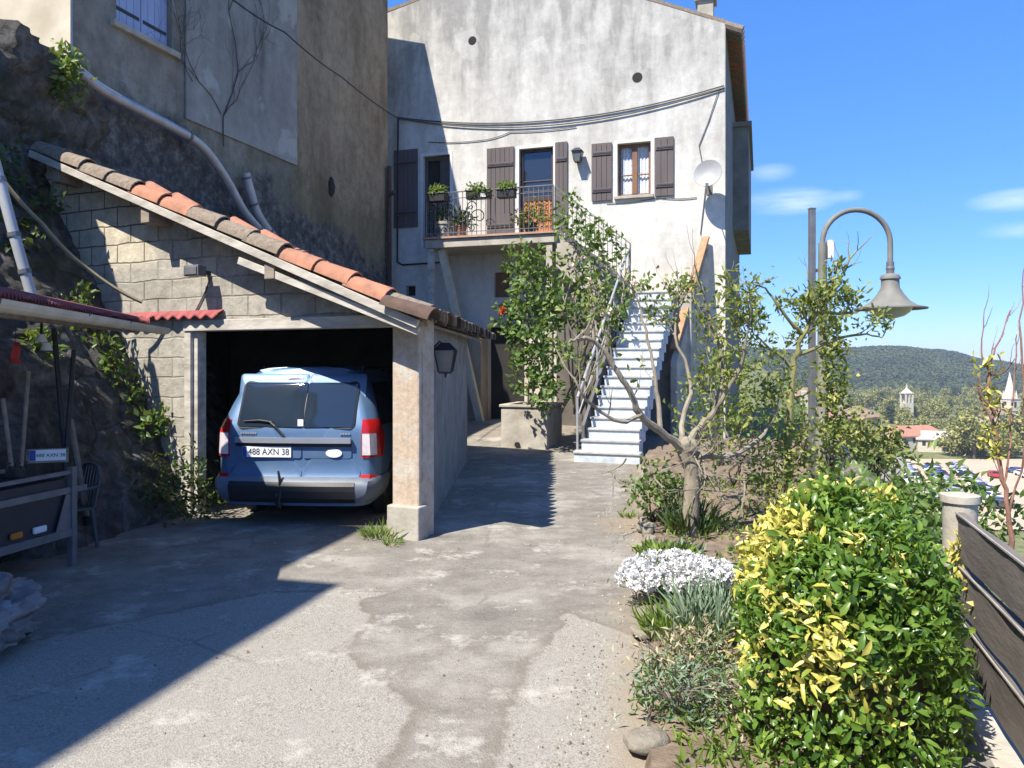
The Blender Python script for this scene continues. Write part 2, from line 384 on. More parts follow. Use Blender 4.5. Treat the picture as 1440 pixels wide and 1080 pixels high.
def pillar_mat():
    m, nt, b = newmat('worn_brick_and_mortar')
    t = nt.nodes.new('ShaderNodeTexCoord').outputs['Object']
    n1 = noi(nt, t, 2.3, 6, .6); n2 = noi(nt, t, 14, 8, .7)
    col = ramp(nt, n1, [(.36, (0.50, 0.45, 0.37)), (.5, (0.47, 0.36, 0.26)), (.62, (0.50, 0.46, 0.39))])
    col = mixc(nt, 1.0, col, ramp(nt, n2, [(.3, .75), (.6, 1.05)]), 'MULTIPLY')
    nt.links.new(col, b.inputs['Base Color']); b.inputs['Roughness'].default_value = .95; bump(nt, b, n2, .5, .02); return m
M_PILLAR = pillar_mat()
M_CONC = plain('aged_concrete', (0.48, 0.44, 0.37), (0.28, 0.25, 0.20), 3.5, 0.93, 0, 0.5)
M_WHITEWOOD = plain('flaking_white_wood', (0.58, 0.54, 0.47), (0.27, 0.235, 0.19), 9, 0.8, 0, 0.3, (0.3, 1, 1))
M_OLDWOOD = plain('grey_old_wood', (0.32, 0.27, 0.21), (0.15, 0.12, 0.09), 8, 0.85, 0, 0.4, (0.2, 1, 1))
M_TILE_O = plain('terracotta_tile', (0.47, 0.19, 0.105), (0.25, 0.125, 0.08), 9, 0.85, 0, 0.3)
M_TILE_G = plain('lichen_grey_tile', (0.30, 0.235, 0.175), (0.15, 0.12, 0.09), 22, 0.95, 0, 0.8)
M_TILE_D = plain('dark_tile', (0.12, 0.075, 0.055), (0.06, 0.04, 0.03), 9, 0.95, 0, 0.4)
M_ZINC = plain('dull_zinc', (0.46, 0.47, 0.49), (0.33, 0.34, 0.36), 5, 0.4, 0.35, 0.05)
M_IRON = plain('dark_wrought_iron', (0.045, 0.045, 0.05), (0.025, 0.025, 0.028), 9, 0.55, 0.3, 0.1)
M_GREYIRON = plain('grey_painted_iron', (0.20, 0.205, 0.21), (0.13, 0.13, 0.135), 8, 0.5, 0.3, 0.1)
M_SHUTTER = plain('grey_brown_shutter_paint', (0.115, 0.092, 0.088), (0.085, 0.068, 0.066), 5, 0.7, 0, 0.1, (1, 1, .2))
M_BLUESHUT = plain('pale_blue_shutter_paint', (0.36, 0.42, 0.60), (0.28, 0.33, 0.50), 5, 0.6, 0, 0.1, (1, 1, .2))
M_BROWNWOOD = plain('warm_brown_wood', (0.24, 0.115, 0.05), (0.13, 0.06, 0.03), 9, 0.55, 0, 0.2, (1, 1, .2))
M_ORANGEWOOD = plain('orange_varnished_wood', (0.52, 0.215, 0.075), (0.34, 0.13, 0.045), 12, 0.5, 0, 0.2, (1, 1, .3))
M_GLASS = glassmat('window_glass')
M_LACE = plain('lace_curtain', (0.78, 0.80, 0.82), (0.42, 0.46, 0.50), 26, 0.9, 0, 0.3)
M_DARKROOM = plain('dark_interior', (0.03, 0.027, 0.024), (0.015, 0.014, 0.013), 2, 0.95, 0, 0)
M_BLACK = plain('black_plastic', (0.018, 0.018, 0.02), (0.012, 0.012, 0.013), 12, 0.5, 0, 0.05)
M_RUBBER = plain('tyre_rubber', (0.022, 0.022, 0.022), (0.012, 0.012, 0.012), 20, 0.85, 0, 0.2)
M_WHITE = plain('white_paint', (0.80, 0.80, 0.79), (0.70, 0.70, 0.69), 5, 0.5, 0, 0.02)
M_STEPPAINT = plain('pale_blue_white_step_paint', (0.60, 0.64, 0.66), (0.36, 0.40, 0.43), 6.5, 0.75, 0, 0.15)
M_TREAD = plain('grey_stone_tread', (0.50, 0.50, 0.48), (0.30, 0.30, 0.29), 6, 0.85, 0, 0.2)
M_SOIL = plain('dry_garden_soil', (0.26, 0.195, 0.135), (0.11, 0.08, 0.055), 9, 0.98, 0, 0.9)
M_BARK = plain('grey_smooth_bark', (0.33, 0.29, 0.215), (0.17, 0.14, 0.10), 10, 0.9, 0, 0.5, (1, 1, .4))
M_BARKDARK = plain('dark_twig_bark', (0.10, 0.075, 0.055), (0.05, 0.04, 0.03), 10, 0.9, 0, 0.3)
M_BARKGREEN = plain('mossy_green_bark', (0.26, 0.25, 0.09), (0.15, 0.14, 0.055), 10, 0.9, 0, 0.4)
M_REDTWIG = plain('reddish_twig_bark', (0.33, 0.17, 0.115), (0.2, 0.1, 0.07), 10, 0.8, 0, 0.2)
M_RED = plain('red_cloth', (0.45, 0.04, 0.03), (0.28, 0.02, 0.02), 6, 0.8, 0, 0.2)
M_LEAF_HEDGE = leafmat('glossy_hedge_leaf', [(0, (0.035, 0.085, 0.012)), (0.5, (0.105, 0.205, 0.028)), (1, (0.27, 0.37, 0.06))], 0.32, 0.32, 0.5)
M_LEAF_YELLOW = leafmat('yellow_variegated_leaf', [(0, (0.22, 0.26, 0.04)), (0.35, (0.46, 0.42, 0.07)), (1, (0.74, 0.66, 0.22))], 0.35, 0.25, 0.5)
M_LEAF_OLIVE = leafmat('olive_young_leaf', [(0, (0.055, 0.10, 0.028)), (0.5, (0.20, 0.25, 0.06)), (1, (0.42, 0.40, 0.10))], 0.45, 0.35)
M_LEAF_MID = leafmat('mid_green_leaf', [(0, (0.04, 0.085, 0.02)), (0.5, (0.11, 0.19, 0.045)), (1, (0.22, 0.30, 0.09))], 0.42, 0.35)
M_LEAF_DARK = leafmat('dark_green_leaf', [(0, (0.018, 0.04, 0.012)), (1, (0.07, 0.12, 0.03))], 0.5, 0.2)
M_LEAF_BLUE = leafmat('blue_green_blade', [(0, (0.08, 0.14, 0.09)), (1, (0.26, 0.34, 0.22))], 0.5, 0.2)
M_LEAF_DRY = leafmat('dry_tan_leaf', [(0, (0.24, 0.18, 0.10)), (0.5, (0.44, 0.37, 0.24)), (1, (0.40, 0.42, 0.25))], 0.8, 0.2)
M_GRASS = leafmat('fresh_grass', [(0, (0.06, 0.13, 0.02)), (1, (0.22, 0.30, 0.05))], 0.6, 0.3)
M_PETAL = leafmat('white_petal', [(0, (0.72, 0.70, 0.72)), (1, (0.86, 0.85, 0.85))], 0.7, 0.2)
M_FARLEAF = leafmat('far_tree_leaf', [(0, (0.09, 0.115, 0.04)), (0.5, (0.23, 0.235, 0.075)), (1, (0.42, 0.38, 0.14))], 0.8, 0.1, 0.1)
M_PINE = leafmat('far_pine_leaf', [(0, (0.022, 0.042, 0.022)), (0.6, (0.045, 0.072, 0.03)), (1, (0.085, 0.105, 0.04))], 0.9, 0.05, 0.1)

def ground_mat():
    m, nt, b = newmat('patched_asphalt')
    t = nt.nodes.new('ShaderNodeTexCoord').outputs['Object']
    at_ = nt.nodes.new('ShaderNodeAttribute'); at_.attribute_name = 'patch'
    dirt = nt.nodes.new('ShaderNodeAttribute'); dirt.attribute_name = 'dirt'
    big = noi(nt, t, 0.9, 8, 0.65); mid = noi(nt, t, 4.0, 8, 0.7); fine = noi(nt, t, 42, 4, 0.7)
    sp = node(nt, 'ShaderNodeTexVoronoi', None, Vector=t, Scale=120.0)
    # worn concrete with exposed aggregate
    agg = ramp(nt, sp.outputs['Color'], [(0.15, (0.165, 0.15, 0.126)), (0.45, (0.265, 0.243, 0.205)), (0.8, (0.36, 0.333, 0.282))])
    agg = mixc(nt, ramp(nt, mid, [(0.35, 0.15), (0.65, 0.75)]), agg, (0.285, 0.268, 0.235))
    asp = ramp(nt, mid, [(0.3, (0.175, 0.158, 0.134)), (0.5, (0.232, 0.212, 0.18)), (0.7, (0.29, 0.267, 0.228))])
    asp = mixc(nt, 0.5, asp, mixc(nt, 1.0, asp, ramp(nt, fine, [(0.3, 0.65), (0.65, 1.25)]), 'MULTIPLY'))
    dk = ramp(nt, noi(nt, t, 0.45, 7, 0.7), [(0.40, 0.80), (0.56, 1.0)]); asp = mixc(nt, 1.0, asp, dk, 'MULTIPLY')
    asp = mixc(nt, ramp(nt, big, [(0.52, 0.0), (0.68, 0.6)]), asp, (0.40, 0.38, 0.33))
    edge = node(nt, 'ShaderNodeMath', {'operation': 'MULTIPLY_ADD'}, _0=node(nt, 'ShaderNodeMath', {'operation': 'SUBTRACT'}, _0=noi(nt, t, 7, 6, 0.7), _1=0.5).outputs[0], _1=0.13, _2=at_.outputs['Fac'])
    f = ramp(nt, edge.outputs[0], [(0.492, 0.0), (0.508, 1.0)])
    col = mixc(nt, f, asp, agg)
    rim = ramp(nt, edge.outputs[0], [(0.44, 0.0), (0.49, 1.0), (0.52, 0.0)])
    col = mixc(nt, node(nt, 'ShaderNodeMath', {'operation': 'MULTIPLY'}, _0=rim, _1=0.4).outputs[0], col, (0.14, 0.115, 0.085))
    # light cement smears and brown grit
    sm = ramp(nt, noi(nt, t, 2.1, 9, 0.75), [(0.55, 0.0), (0.64, 0.6)])
    col = mixc(nt, sm, col, (0.47, 0.445, 0.39))
    dd = node(nt, 'ShaderNodeMath', {'operation': 'MULTIPLY_ADD'}, _0=dirt.outputs['Fac'], _1=1.0, _2=node(nt, 'ShaderNodeMath', {'operation': 'MULTIPLY_ADD'}, _0=mid, _1=0.9, _2=-0.45).outputs[0])
    col = mixc(nt, ramp(nt, dd.outputs[0], [(0.35, 0.0), (0.75, 0.8)]), col, (0.27, 0.215, 0.15))
    # cracks
    w = mixc(nt, 0.2, t, node(nt, 'ShaderNodeTexNoise', None, Vector=t, Scale=1.6, Detail=6).outputs[1])
    ve = node(nt, 'ShaderNodeTexVoronoi', {'feature': 'DISTANCE_TO_EDGE'}, Vector=w, Scale=0.42).outputs[0]
    ck = mixc(nt, ramp(nt, big, [(0.50, 0.0), (0.60, 1.0)]), (1, 1, 1), ramp(nt, ve, [(0.0, 0.62), (0.006, 1.0)]))
    col = mixc(nt, 1.0, col, ck, 'MULTIPLY')
    nt.links.new(col, b.inputs['Base Color']); b.inputs['Roughness'].default_value = 0.92; b.inputs['Specular IOR Level'].default_value = 0.2
    hs_ = node(nt, 'ShaderNodeMath', {'operation': 'MULTIPLY_ADD'}, _0=sp.outputs['Distance'], _1=0.6, _2=mid).outputs[0]
    bump(nt, b, hs_, 0.45, 0.012)
    return m
M_GROUND = ground_mat()

# ------------------------------------------------------------------ local frames
HO = (4.62, 16.65, 0); HR = R(-18)          # village house frame: x along facade, y into house
HM = Matrix.Translation(HO) @ Matrix.Rotation(HR, 4, 'Z')
GO = (-0.95, 7.0, 0); GR = R(-24.3)         # garage frame
GM = Matrix.Translation(GO) @ Matrix.Rotation(GR, 4, 'Z')
def hw(x, y, z): return HM @ Vector((x, y, z))
def gw(x, y, z): return GM @ Vector((x, y, z))

# ------------------------------------------------------------------ terrain, driveway, hills
def fence_s(x, y):      # distance to the right of the fence line
    return (x - 2.24) * math.cos(R(18)) - (y - 3.84) * math.sin(R(18))
def terrain_z(x, y):
    s = fence_s(x, y)
    z = -0.35 - max(0.0, min(1.0, (s - 0.35) / 24.0)) * 24.0
    return z
def make_grid(xs, ys, zf):
    V = [(x, y, zf(x, y)) for y in ys for x in xs]; nx = len(xs)
    F = [(j * nx + i, j * nx + i + 1, (j + 1) * nx + i + 1, (j + 1) * nx + i) for j in range(len(ys) - 1) for i in range(nx - 1)]
    return V, F
def spaced(a, b, near, step0, grow):
    out = [near]; st = step0; x = near
    while x < b: x += st; st *= grow; out.append(min(x, b))
    x = near; st = step0
    lo = []
    while x > a: x -= st; st *= grow; lo.append(max(x, a))
    return sorted(set(lo + out))
xs = spaced(-900, 1800, 4, 0.9, 1.09); ys = spaced(-300, 2600, 6, 0.9, 1.09)
V, F = make_grid(xs, ys, terrain_z)
mb = MB(); mb.add(V, F)
M_TERR = plain('meadow_and_scrub', (0.22, 0.21, 0.08), (0.06, 0.09, 0.028), 0.6, 0.98, 0, 0.6)
tag(mb.build('terrain', M_TERR, smooth=True, fix=False), kind='structure')

# driveway with patches painted as wear masks
PATCH = [(-0.52, 3.03), (-0.44, 3.55), (-0.92, 4.22), (-0.90, 4.85), (-1.05, 5.15), (-0.75, 5.45), (0.0, 5.7), (0.3, 5.2), (0.32, 4.7), (0.10, 4.1), (-0.02, 3.5), (-0.06, 3.0), (-0.1, 0.3), (-0.7, 0.3)]
def sdist(P, x, y):
    inside = False; best = 1e9; n = len(P)
    for i in range(n):
        (x1, y1), (x2, y2) = P[i], P[(i + 1) % n]
        if (y1 > y) != (y2 > y) and x < (x2 - x1) * (y - y1) / (y2 - y1) + x1: inside = not inside
        dx, dy = x2 - x1, y2 - y1; t = max(0, min(1, ((x - x1) * dx + (y - y1) * dy) / (dx * dx + dy * dy)))
        best = min(best, math.hypot(x - x1 - t * dx, y - y1 - t * dy))
    return -best if inside else best
def drive_z(x, y):
    t = max(0.0, min(1.0, (y - 13.0) / 4.5)); t = t * t * (3 - 2 * t)
    return 0.26 * t + 0.012 * noise.noise((x * .8, y * .8, 0)) * min(1, max(0, (y - 2) / 2))
def kerb_x(y):   # right edge of the drive
    pts = [(0, 0.1), (3.0, 0.40), (4.2, 0.62), (5.0, 0.78), (6.0, 1.02), (8.2, 1.27), (10, 1.62), (12.2, 1.93), (14, 2.5), (20, 5.0)]
    for (a, b), (c, d) in zip(pts, pts[1:]):
        if a <= y <= c: return b + (d - b) * (y - a) / (c - a)
    return pts[-1][1]
ys = [y for y in np.arange(-6, 2, 0.5)] + list(np.arange(2, 9, 0.06)) + list(np.arange(9, 20.01, 0.14))
NXD = 90; V = []; PA = []; DI = []
for y in ys:
    xr = kerb_x(max(0, y)) + 0.14; xl = -7.0
    for i in range(NXD + 1):
        u = i / NXD; u = 1 - (1 - u) ** 1.5 if True else u
        x = xl + (xr - xl) * u
        V.append((x, y, drive_z(x, y)))
        s = sdist(PATCH, x, y) if 1.5 < y < 6.5 else 1.0
        # aggregate concrete: lower left field and right strip, plain asphalt elsewhere
        lim = 5.35 - 0.9 * max(0, -1.7 - x) if x < 0 else 5.1 - 1.2 * max(0, x - .2)
        pv = 0.5 + 0.5 * max(-1, min(1, min(s, (lim - y) * 0.8) * 1.6))
        PA.append(pv)
        DI.append(max(0, 1 - (xr - x) / 0.55) * 0.75 + (0.35 if (abs(y - 7.6) < 0.35 and x > 0.4) else 0) + max(0, 0.5 - abs(y - 16.2) * 0.12) * (x > -3))
n1 = NXD + 1
F = [(j * n1 + i, j * n1 + i + 1, (j + 1) * n1 + i + 1, (j + 1) * n1 + i) for j in range(len(ys) - 1) for i in range(NXD)]
mb = MB(); mb.add(V, F); dr = mb.build('driveway', M_GROUND, smooth=True, fix=False)
a = dr.data.attributes.new('patch', 'FLOAT', 'POINT'); a.data.foreach_set('value', PA)
a = dr.data.attributes.new('dirt', 'FLOAT', 'POINT'); a.data.foreach_set('value', DI)
tag(dr, kind='structure')
# garden bed beside the drive (soil), reaching to the fence
def bed_z(x, y):
    return 0.05 + 0.06 * noise.noise((x * 2.2, y * 2.2, 3)) + 0.025 * noise.noise((x * 9, y * 9, 1)) + (0.1 if y > 7 else 0.0) * min(1, (y - 7) / 2)
V = []; nxb = 34; ysb = list(np.arange(-2, 14.6, 0.09))
for y in ysb:
    x0 = kerb_x(max(0, y)) + 0.1; x1 = 2.24 + 0.325 * (y - 3.84) - 0.05
    for i in range(nxb + 1):
        x = x0 + (x1 - x0) * i / nxb
        V.append((x, y, bed_z(x, y) if 0 < i else -0.05))
n1 = nxb + 1
F = [(j * n1 + i, j * n1 + i + 1, (j + 1) * n1 + i + 1, (j + 1) * n1 + i) for j in range(len(ysb) - 1) for i in range(nxb)]
mb = MB(); mb.add(V, F); tag(mb.build('garden_soil', M_SOIL, smooth=True, fix=False), kind='structure')

# wooded hill on the skyline
RIDGE = [(-600, 40), (100, 30), (250, 22), (330, 17), (375, 18.5), (445, 20.5), (500, 16), (560, 5), (620, -3), (760, -14), (1400, -22)]
def ridge_z(x):
    for (a, b), (c, d) in zip(RIDGE, RIDGE[1:]):
        if a <= x <= c:
            t = (x - a) / (c - a); t = t * t * (3 - 2 * t); return b + (d - b) * t
    return -22
def hill_z(x, y):
    t = (y - 560) / 340.0
    t = max(0, min(1, t)); t = t * t * (3 - 2 * t)
    k = 1 if y < 900 else max(0, 1 - (y - 900) / 500)
    return -24.4 + (ridge_z(x * 900 / max(y, 400)) - 5 + 24.4) * t * k + 2.0 * noise.noise((x * .012, y * .012, 5)) * t
xs = np.arange(-200, 1500, 22); ys = np.arange(540, 1420, 22)
V, F = make_grid(xs, ys, hill_z); mb = MB(); mb.add(V, F)
M_HILL = plain('dark_scrub_ground', (0.06, 0.075, 0.03), (0.035, 0.05, 0.022), 0.05, 0.98, 0, 0)
tag(mb.build('hills', M_HILL, smooth=True, fix=False), kind='structure')
P = []; Dd = []; Tn = []
NW = 6500
for i in range(NW):
    y = 560 + 350 * random.random() ** 0.8; x = y * random.uniform(0.26, 0.78)
    z = hill_z(x, y); r = random.uniform(2.0, 3.6); t0 = random.random() ** 1.4
    t0 = max(0, min(1, t0 * .55 + .35 + .75 * noise.noise((x * .018, y * .018, 7))))
    if y < 640: t0 = min(1, t0 + .3)
    for k in range(16):
        d = Vector((random.gauss(0, 1), random.gauss(0, 1), random.gauss(0.5, .8))).normalized()
        P.append((x + d.x * r, y + d.y * r, z + 2.2 + d.z * r * .9)); Dd.append(d); Tn.append(min(1, max(0, t0 * .7 + random.random() * .3)))
P = np.array(P); Dd = np.array([tuple(d) for d in Dd]); n = len(P)
w = leaf_mesh('hill_woods', P, np.cross(Dd, rdir(n)), Dd, rng.uniform(2.0, 3.6, n), rng.uniform(1.6, 3.0, n), M_PINE, None, True, np.array(Tn))
tag(w, kind='stuff', label='dark pine woods covering the far hill', cat='woods')

# ------------------------------------------------------------------ far town
def far_z(): return -24.3
def make_far_tree(kind):
    t = thing('far_tree', '', 'tree', (0, 0, 0))
    h = 9.0
    m = MB(); m.tube([(0, 0, -1), (0.1, 0, 2.5), (0, 0.1, 5)], [0.35, 0.28, 0.15], 6); m.build('trunk', M_BARKDARK, t)
    for_b = [(0, 0, 5.4, 3.2, 3.2, 3.2), (1.4, .4, 4.6, 2.2, 2.2, 2.0), (-1.5, -.3, 4.9, 2.1, 2.3, 2.3), (.2, -1.2, 6.8, 1.8, 1.9, 2.0)]
    if kind == 1: for_b = [(0, 0, 6, 1.7, 1.7, 5.2), (.2, .1, 4, 2.0, 2, 3)]
    if kind == 2: for_b = [(0, 0, 3.6, 3.6, 3.4, 2.4), (1.8, 0, 3.2, 2.6, 2.4, 2), (-1.9, .6, 3.4, 2.4, 2.4, 2.2)]
    foliage('crown', for_b, 900, 0.8, 0.62, M_FARLEAF if kind != 1 else M_PINE, t, 0.5, 9, True)
    return t
protos = [make_far_tree(k) for k in range(3)]
TL = ['round yellow green tree in the town far below', 'narrow dark cypress tree in the town far below', 'broad low green tree in the town far below']
used = [False] * 3
def put_tree(k, x, y, z, s, label=None, group=None):
    o = protos[k]
    if used[k]: o = dup(protos[k], (x, y, z), random.uniform(0, 6.28), None, (s, s, s * random.uniform(.85, 1.15)))
    else:
        used[k] = True; o.location = (x, y, z); o.scale = (s, s, s)
    o['label'] = label or TL[k]; o['group'] = group or ['round trees of the valley', 'cypresses of the valley', 'low trees of the valley'][k]
    return o
def frac(px): return (px - 720) / 1080
for i in range(230):
    d = random.uniform(215, 560); px = random.uniform(1040, 1475)
    if 1150 < px < 1345 and d < 262: d = random.uniform(262, 560)
    k = 0 if random.random() < .55 else (2 if random.random() < .8 else 1)
    put_tree(k, frac(px) * d, d, -24.6, random.uniform(.65, 1.15))
# the belt of trees in front of the car park and just under the fence
near_spots = [(1195, 690, 34, 1, 1.0), (1235, 672, 40, 0, .8), (1275, 690, 44, 2, 1.0), (1180, 640, 60, 2, .7), (1370, 640, 205, 0, 1.3), (1400, 636, 210, 2, 1.5), (1345, 632, 215, 2, 1.2), (1430, 632, 215, 0, 1.3)]
for (px, py, d, k, s) in near_spots:
    k = 2 if k == 1 else k
    topz = 1.6 + (510 - py) / 1080 * d
    z = terrain_z(frac(px) * d, d) - 0.2
    H = (7.0 if k == 0 else 5.6)
    s2 = max(0.35, (topz - z) / H) if d < 150 else s
    put_tree(k, frac(px) * d, d, z, s2, 'bushy green tree on the slope below the garden' if d < 150 else ('green tree behind the sandy car park'), 'trees on the slope' if d < 150 else 'trees behind the car park')
for i in range(45):      # trees of the valley to the right of the car park
    d = random.uniform(150, 480); px = random.uniform(1500, 2100); k = 0 if random.random() < .55 else 2
    put_tree(k, frac(px) * d, d, -24.6, random.uniform(.65, 1.15))
nb_ = 0
while nb_ < 30:          # low scrub on the steep bank under the fence
    y = random.uniform(-2, 60); x = random.uniform(2.5, 60); s_ = fence_s(x, y)
    if not 1.6 < s_ < 26: continue
    z = terrain_z(x, y) - .15; k = random.uniform(.12, .42); top = z + 5.6 * k
    if y > 1 and top > 1.4 - .24 * y: continue
    put_tree(2, x, y, z, k, 'low green scrub bush on the steep bank below the fence', 'scrub on the bank'); nb_ += 1
M_ROOFFAR = plain('far_terracotta_roof', (0.42, 0.20, 0.12), (0.30, 0.15, 0.10), 0.8, 0.9, 0, 0)
M_ROOFBR = plain('far_brown_roof', (0.30, 0.20, 0.14), (0.2, 0.14, 0.10), 0.8, 0.9, 0, 0)
M_WALLFAR = plain('far_cream_wall', (0.58, 0.52, 0.42), (0.46, 0.41, 0.33), 0.5, 0.9, 0, 0)
M_WALLGREY = plain('far_grey_wall', (0.50, 0.47, 0.42), (0.4, 0.37, 0.33), 0.5, 0.9, 0, 0)
def far_house(px, py, d, w, dep, h, rz, roofm, wallm, label, hip=False):
    x = frac(px) * d; z0 = -24.5
    ztop = 1.6 + (510 - py) / 1080 * d          # ridge height
    t = thing('town_house', label, 'house', (x, d, z0), rz, 'houses of the town below')
    rh = w * 0.16; H = ztop - z0 - rh
    m = MB(); m.box(-w / 2, w / 2, -dep / 2, dep / 2, 0, H)
    m.build('wall', wallm, t)
    r = MB(); e = .5; a, b = w / 2 + e, dep / 2 + e
    i = dep * .35 if hip else 0
    r.add([(-a, -b, H), (a, -b, H), (a, b, H), (-a, b, H), (-a + i, 0, H + rh), (a - i, 0, H + rh), (-a, -b, H - .3), (a, -b, H - .3), (a, b, H - .3), (-a, b, H - .3)],
          [(0, 1, 5, 4), (2, 3, 4, 5), (1, 2, 5), (3, 0, 4), (6, 7, 1, 0), (7, 8, 2, 1), (8, 9, 3, 2), (9, 6, 0, 3), (9, 8, 7, 6)])
    r.build('roof', roofm, t)
    nwin = max(2, int(w / 3.2))
    for lv in range(max(1, int(min(H, 9) / 3))):
        for k in range(nwin):
            xx = -w / 2 + (k + .5) * w / nwin; zz = H - 1.3 - lv * 2.8
            f = MB(); f.box(xx - .45, xx + .45, -dep / 2 - .06, -dep / 2 + .02, zz - .65, zz + .65); f.build('window', M_DARKROOM, t)
    return t
HS = [(1283, 598, 230, 17, 9, 0, .25, M_ROOFFAR, M_WALLGREY, 'wide town house with a bright terracotta hipped roof', True),
      (1322, 606, 226, 13, 9, 0, -.35, M_WALLGREY, M_WALLFAR, 'pale roofed town house right of the terracotta hipped roof', False),
      (1208, 602, 150, 11, 8, 0, .45, M_ROOFBR, M_WALLFAR, 'town house with a brown roof and cream gable', False),
      (1228, 618, 140, 8, 6, 0, .1, M_ROOFBR, M_WALLGREY, 'small grey house in front of the brown roofed one', False),
      (1180, 572, 120, 9, 8, 0, .5, M_ROOFBR, M_WALLGREY, 'tall grey town house right of the ivy clad lamp post', False),
      (1100, 575, 95, 11, 8, 0, .3, M_ROOFFAR, M_WALLFAR, 'tall cream town house seen through the garden branches', False),
      (1062, 560, 110, 8, 8, 0, .5, M_ROOFBR, M_WALLFAR, 'narrow cream town house beside the corner of the big house', False),
      (1135, 545, 140, 9, 8, 0, .2, M_ROOFBR, M_WALLGREY, 'stone town house behind the garden saplings', False)]
for hdef in HS:
    far_house(*hdef[:5], hdef[5], *hdef[6:])
# church with spire on the right, bell tower in the middle distance
def church():
    d = 300; x = frac(1420) * d
    t = thing('church', 'pale stone church with a tall pointed spire', 'church', (x, d, -24.5), .3); t.scale = (.72, .72, .72)
    m = MB(); m.box(-3.3, 3.3, -3.3, 3.3, 0, 16.5); m.box(-3.6, 3.6, -3.6, 3.6, 10.2, 10.6); m.box(-3.6, 3.6, -3.6, 3.6, 16.5, 16.9)
    m.build('tower', M_WALLFAR, t)
    s = MB(); s.lathe([(3.3, 16.9), (1.9, 22.5), (0.0, 31.5)], seg=8); 
    s.build('spire', plain('pale_spire_stone', (0.66, 0.60, 0.52), (0.55, 0.5, 0.44), .6, .9, 0, 0), t)
    for k in range(4):
        a = k * math.pi / 2
        p = MB(); p.lathe([(0.7, 16.9), (0.55, 18.5), (0, 21.5)], (3 * math.cos(a + .785), 3 * math.sin(a + .785), 0), 6); p.build('pinnacle', M_WALLFAR, t)
        o = MB(); o.box(-.8, .8, -3.36, -3.28, 12, 15.2, Matrix.Rotation(a, 4, 'Z')); o.build('belfry_opening', M_DARKROOM, t)
    n = MB(); n.box(-15, -3.3, -5.5, 5.5, 0, 8.5); n.build('nave', M_WALLFAR, t)
    r = MB(); r.prism([(-15.3, -6, 8.5), (-15.3, 6, 8.5), (-15.3, 0, 12.6)], (12.2, 0, 0)); r.build('nave_roof', M_ROOFBR, t)
church()
def belfry():
    d = 330; x = frac(1275) * d
    t = thing('bell_tower', 'small white bell tower with open arches under the hill', 'tower', (x, d, -24.5), .2); t.scale = (.72, .72, .85)
    m = MB(); m.box(-2.6, 2.6, -2.6, 2.6, 0, 10.5)
    for sx in (-1, 0, 1):
        for sy in (-1, 1): m.box(sx * 2.2 - .4, sx * 2.2 + .4, sy * 2.2 - .4, sy * 2.2 + .4, 10.5, 15)
    m.box(-2.8, 2.8, -2.8, 2.8, 15, 15.6); m.build('tower', M_WALLFAR, t)
    r = MB(); r.lathe([(3.2, 15.6), (1.1, 17.2), (.5, 18), (0, 20.6)], seg=4, M=Matrix.Rotation(.785, 4, 'Z')); r.build('roof', M_WALLFAR, t)
belfry()
# sandy car park and its cars
mb = MB(); mb.add([(60, 118, -24.1), (150, 118, -24.1), (170, 205, -24.1), (96, 205, -24.1)], [(0, 1, 2, 3)])
tag(mb.build('parking_lot', plain('sandy_ground', (0.52, 0.39, 0.28), (0.42, 0.31, 0.22), 0.12, 0.95, 0, 0), fix=False), kind='structure')
def small_car(col, rough=0.3):
    m = MB()
    prof = [(-2.05, .35), (-2.1, .75), (-1.95, .92), (-1.15, 1.0), (-.55, 1.45), (.9, 1.47), (1.65, 1.02), (2.0, .95), (2.1, .6), (2.05, .35)]
    m.prism([(x, -.85, z) for x, z in prof], (0, 1.7, 0), 0)
    for s in (-1, 1):
        m.prism([(-1.0, s * .86 - .01, 1.0), (-.52, s * .86 - .01, 1.38), (.85, s * .86 - .01, 1.4), (1.4, s * .86 - .01, 1.03)], (0, .02, 0), 1)
        for x in (-1.3, 1.3): m.lathe([(.31, -.1), (.31, .1)], (x, s * .8, .31), 12, 2, Matrix.Rotation(R(90), 4, 'X'))
    m.prism([(-1.14, -.7, 1.03), (-1.14, .7, 1.03), (-.6, .62, 1.43), (-.6, -.62, 1.43)], (-.02, 0, .02), 1)
    m.prism([(1.62, -.7, 1.06), (1.62, .7, 1.06), (.98, .62, 1.45), (.98, -.62, 1.45)], (.02, 0, .02), 1)
    o = m.build('parked_car', [plain('car_paint', col, tuple(c * .9 for c in col), 3, rough, 0, 0), M_GLASS, M_RUBBER], bevel=0.06)
    return o
CC = [('white', (0.75, 0.75, 0.75)), ('silver', (0.42, 0.43, 0.45)), ('dark grey', (0.07, 0.07, 0.08)), ('blue', (0.05, 0.10, 0.28)), ('red', (0.45, 0.03, 0.03)), ('black', (0.02, 0.02, 0.022))]
cproto = {}
def lot_car(i, x, y, rz, where):
    nme, c = CC[i]
    if nme not in cproto: cproto[nme] = o = small_car(c)
    else:
        o = cproto[nme].copy(); COL.objects.link(o)
    o.location = (x, y, -24.09); o.rotation_euler = (0, 0, rz)
    tag(o, f'{nme} car parked in the {where} of the sandy car park', 'car', f'{nme} cars in the {where}')
for row in range(3):
    for k in range(20):
        if random.random() < .1: continue
        y = 188 - k * 2.75; x = 108.5 - (188 - y) * .42 - row * 6.2
        lot_car(random.choice([0, 0, 0, 1, 1, 2, 3, 3, 5]), x, y, R(12) + random.choice([0, math.pi]), 'long left rows')
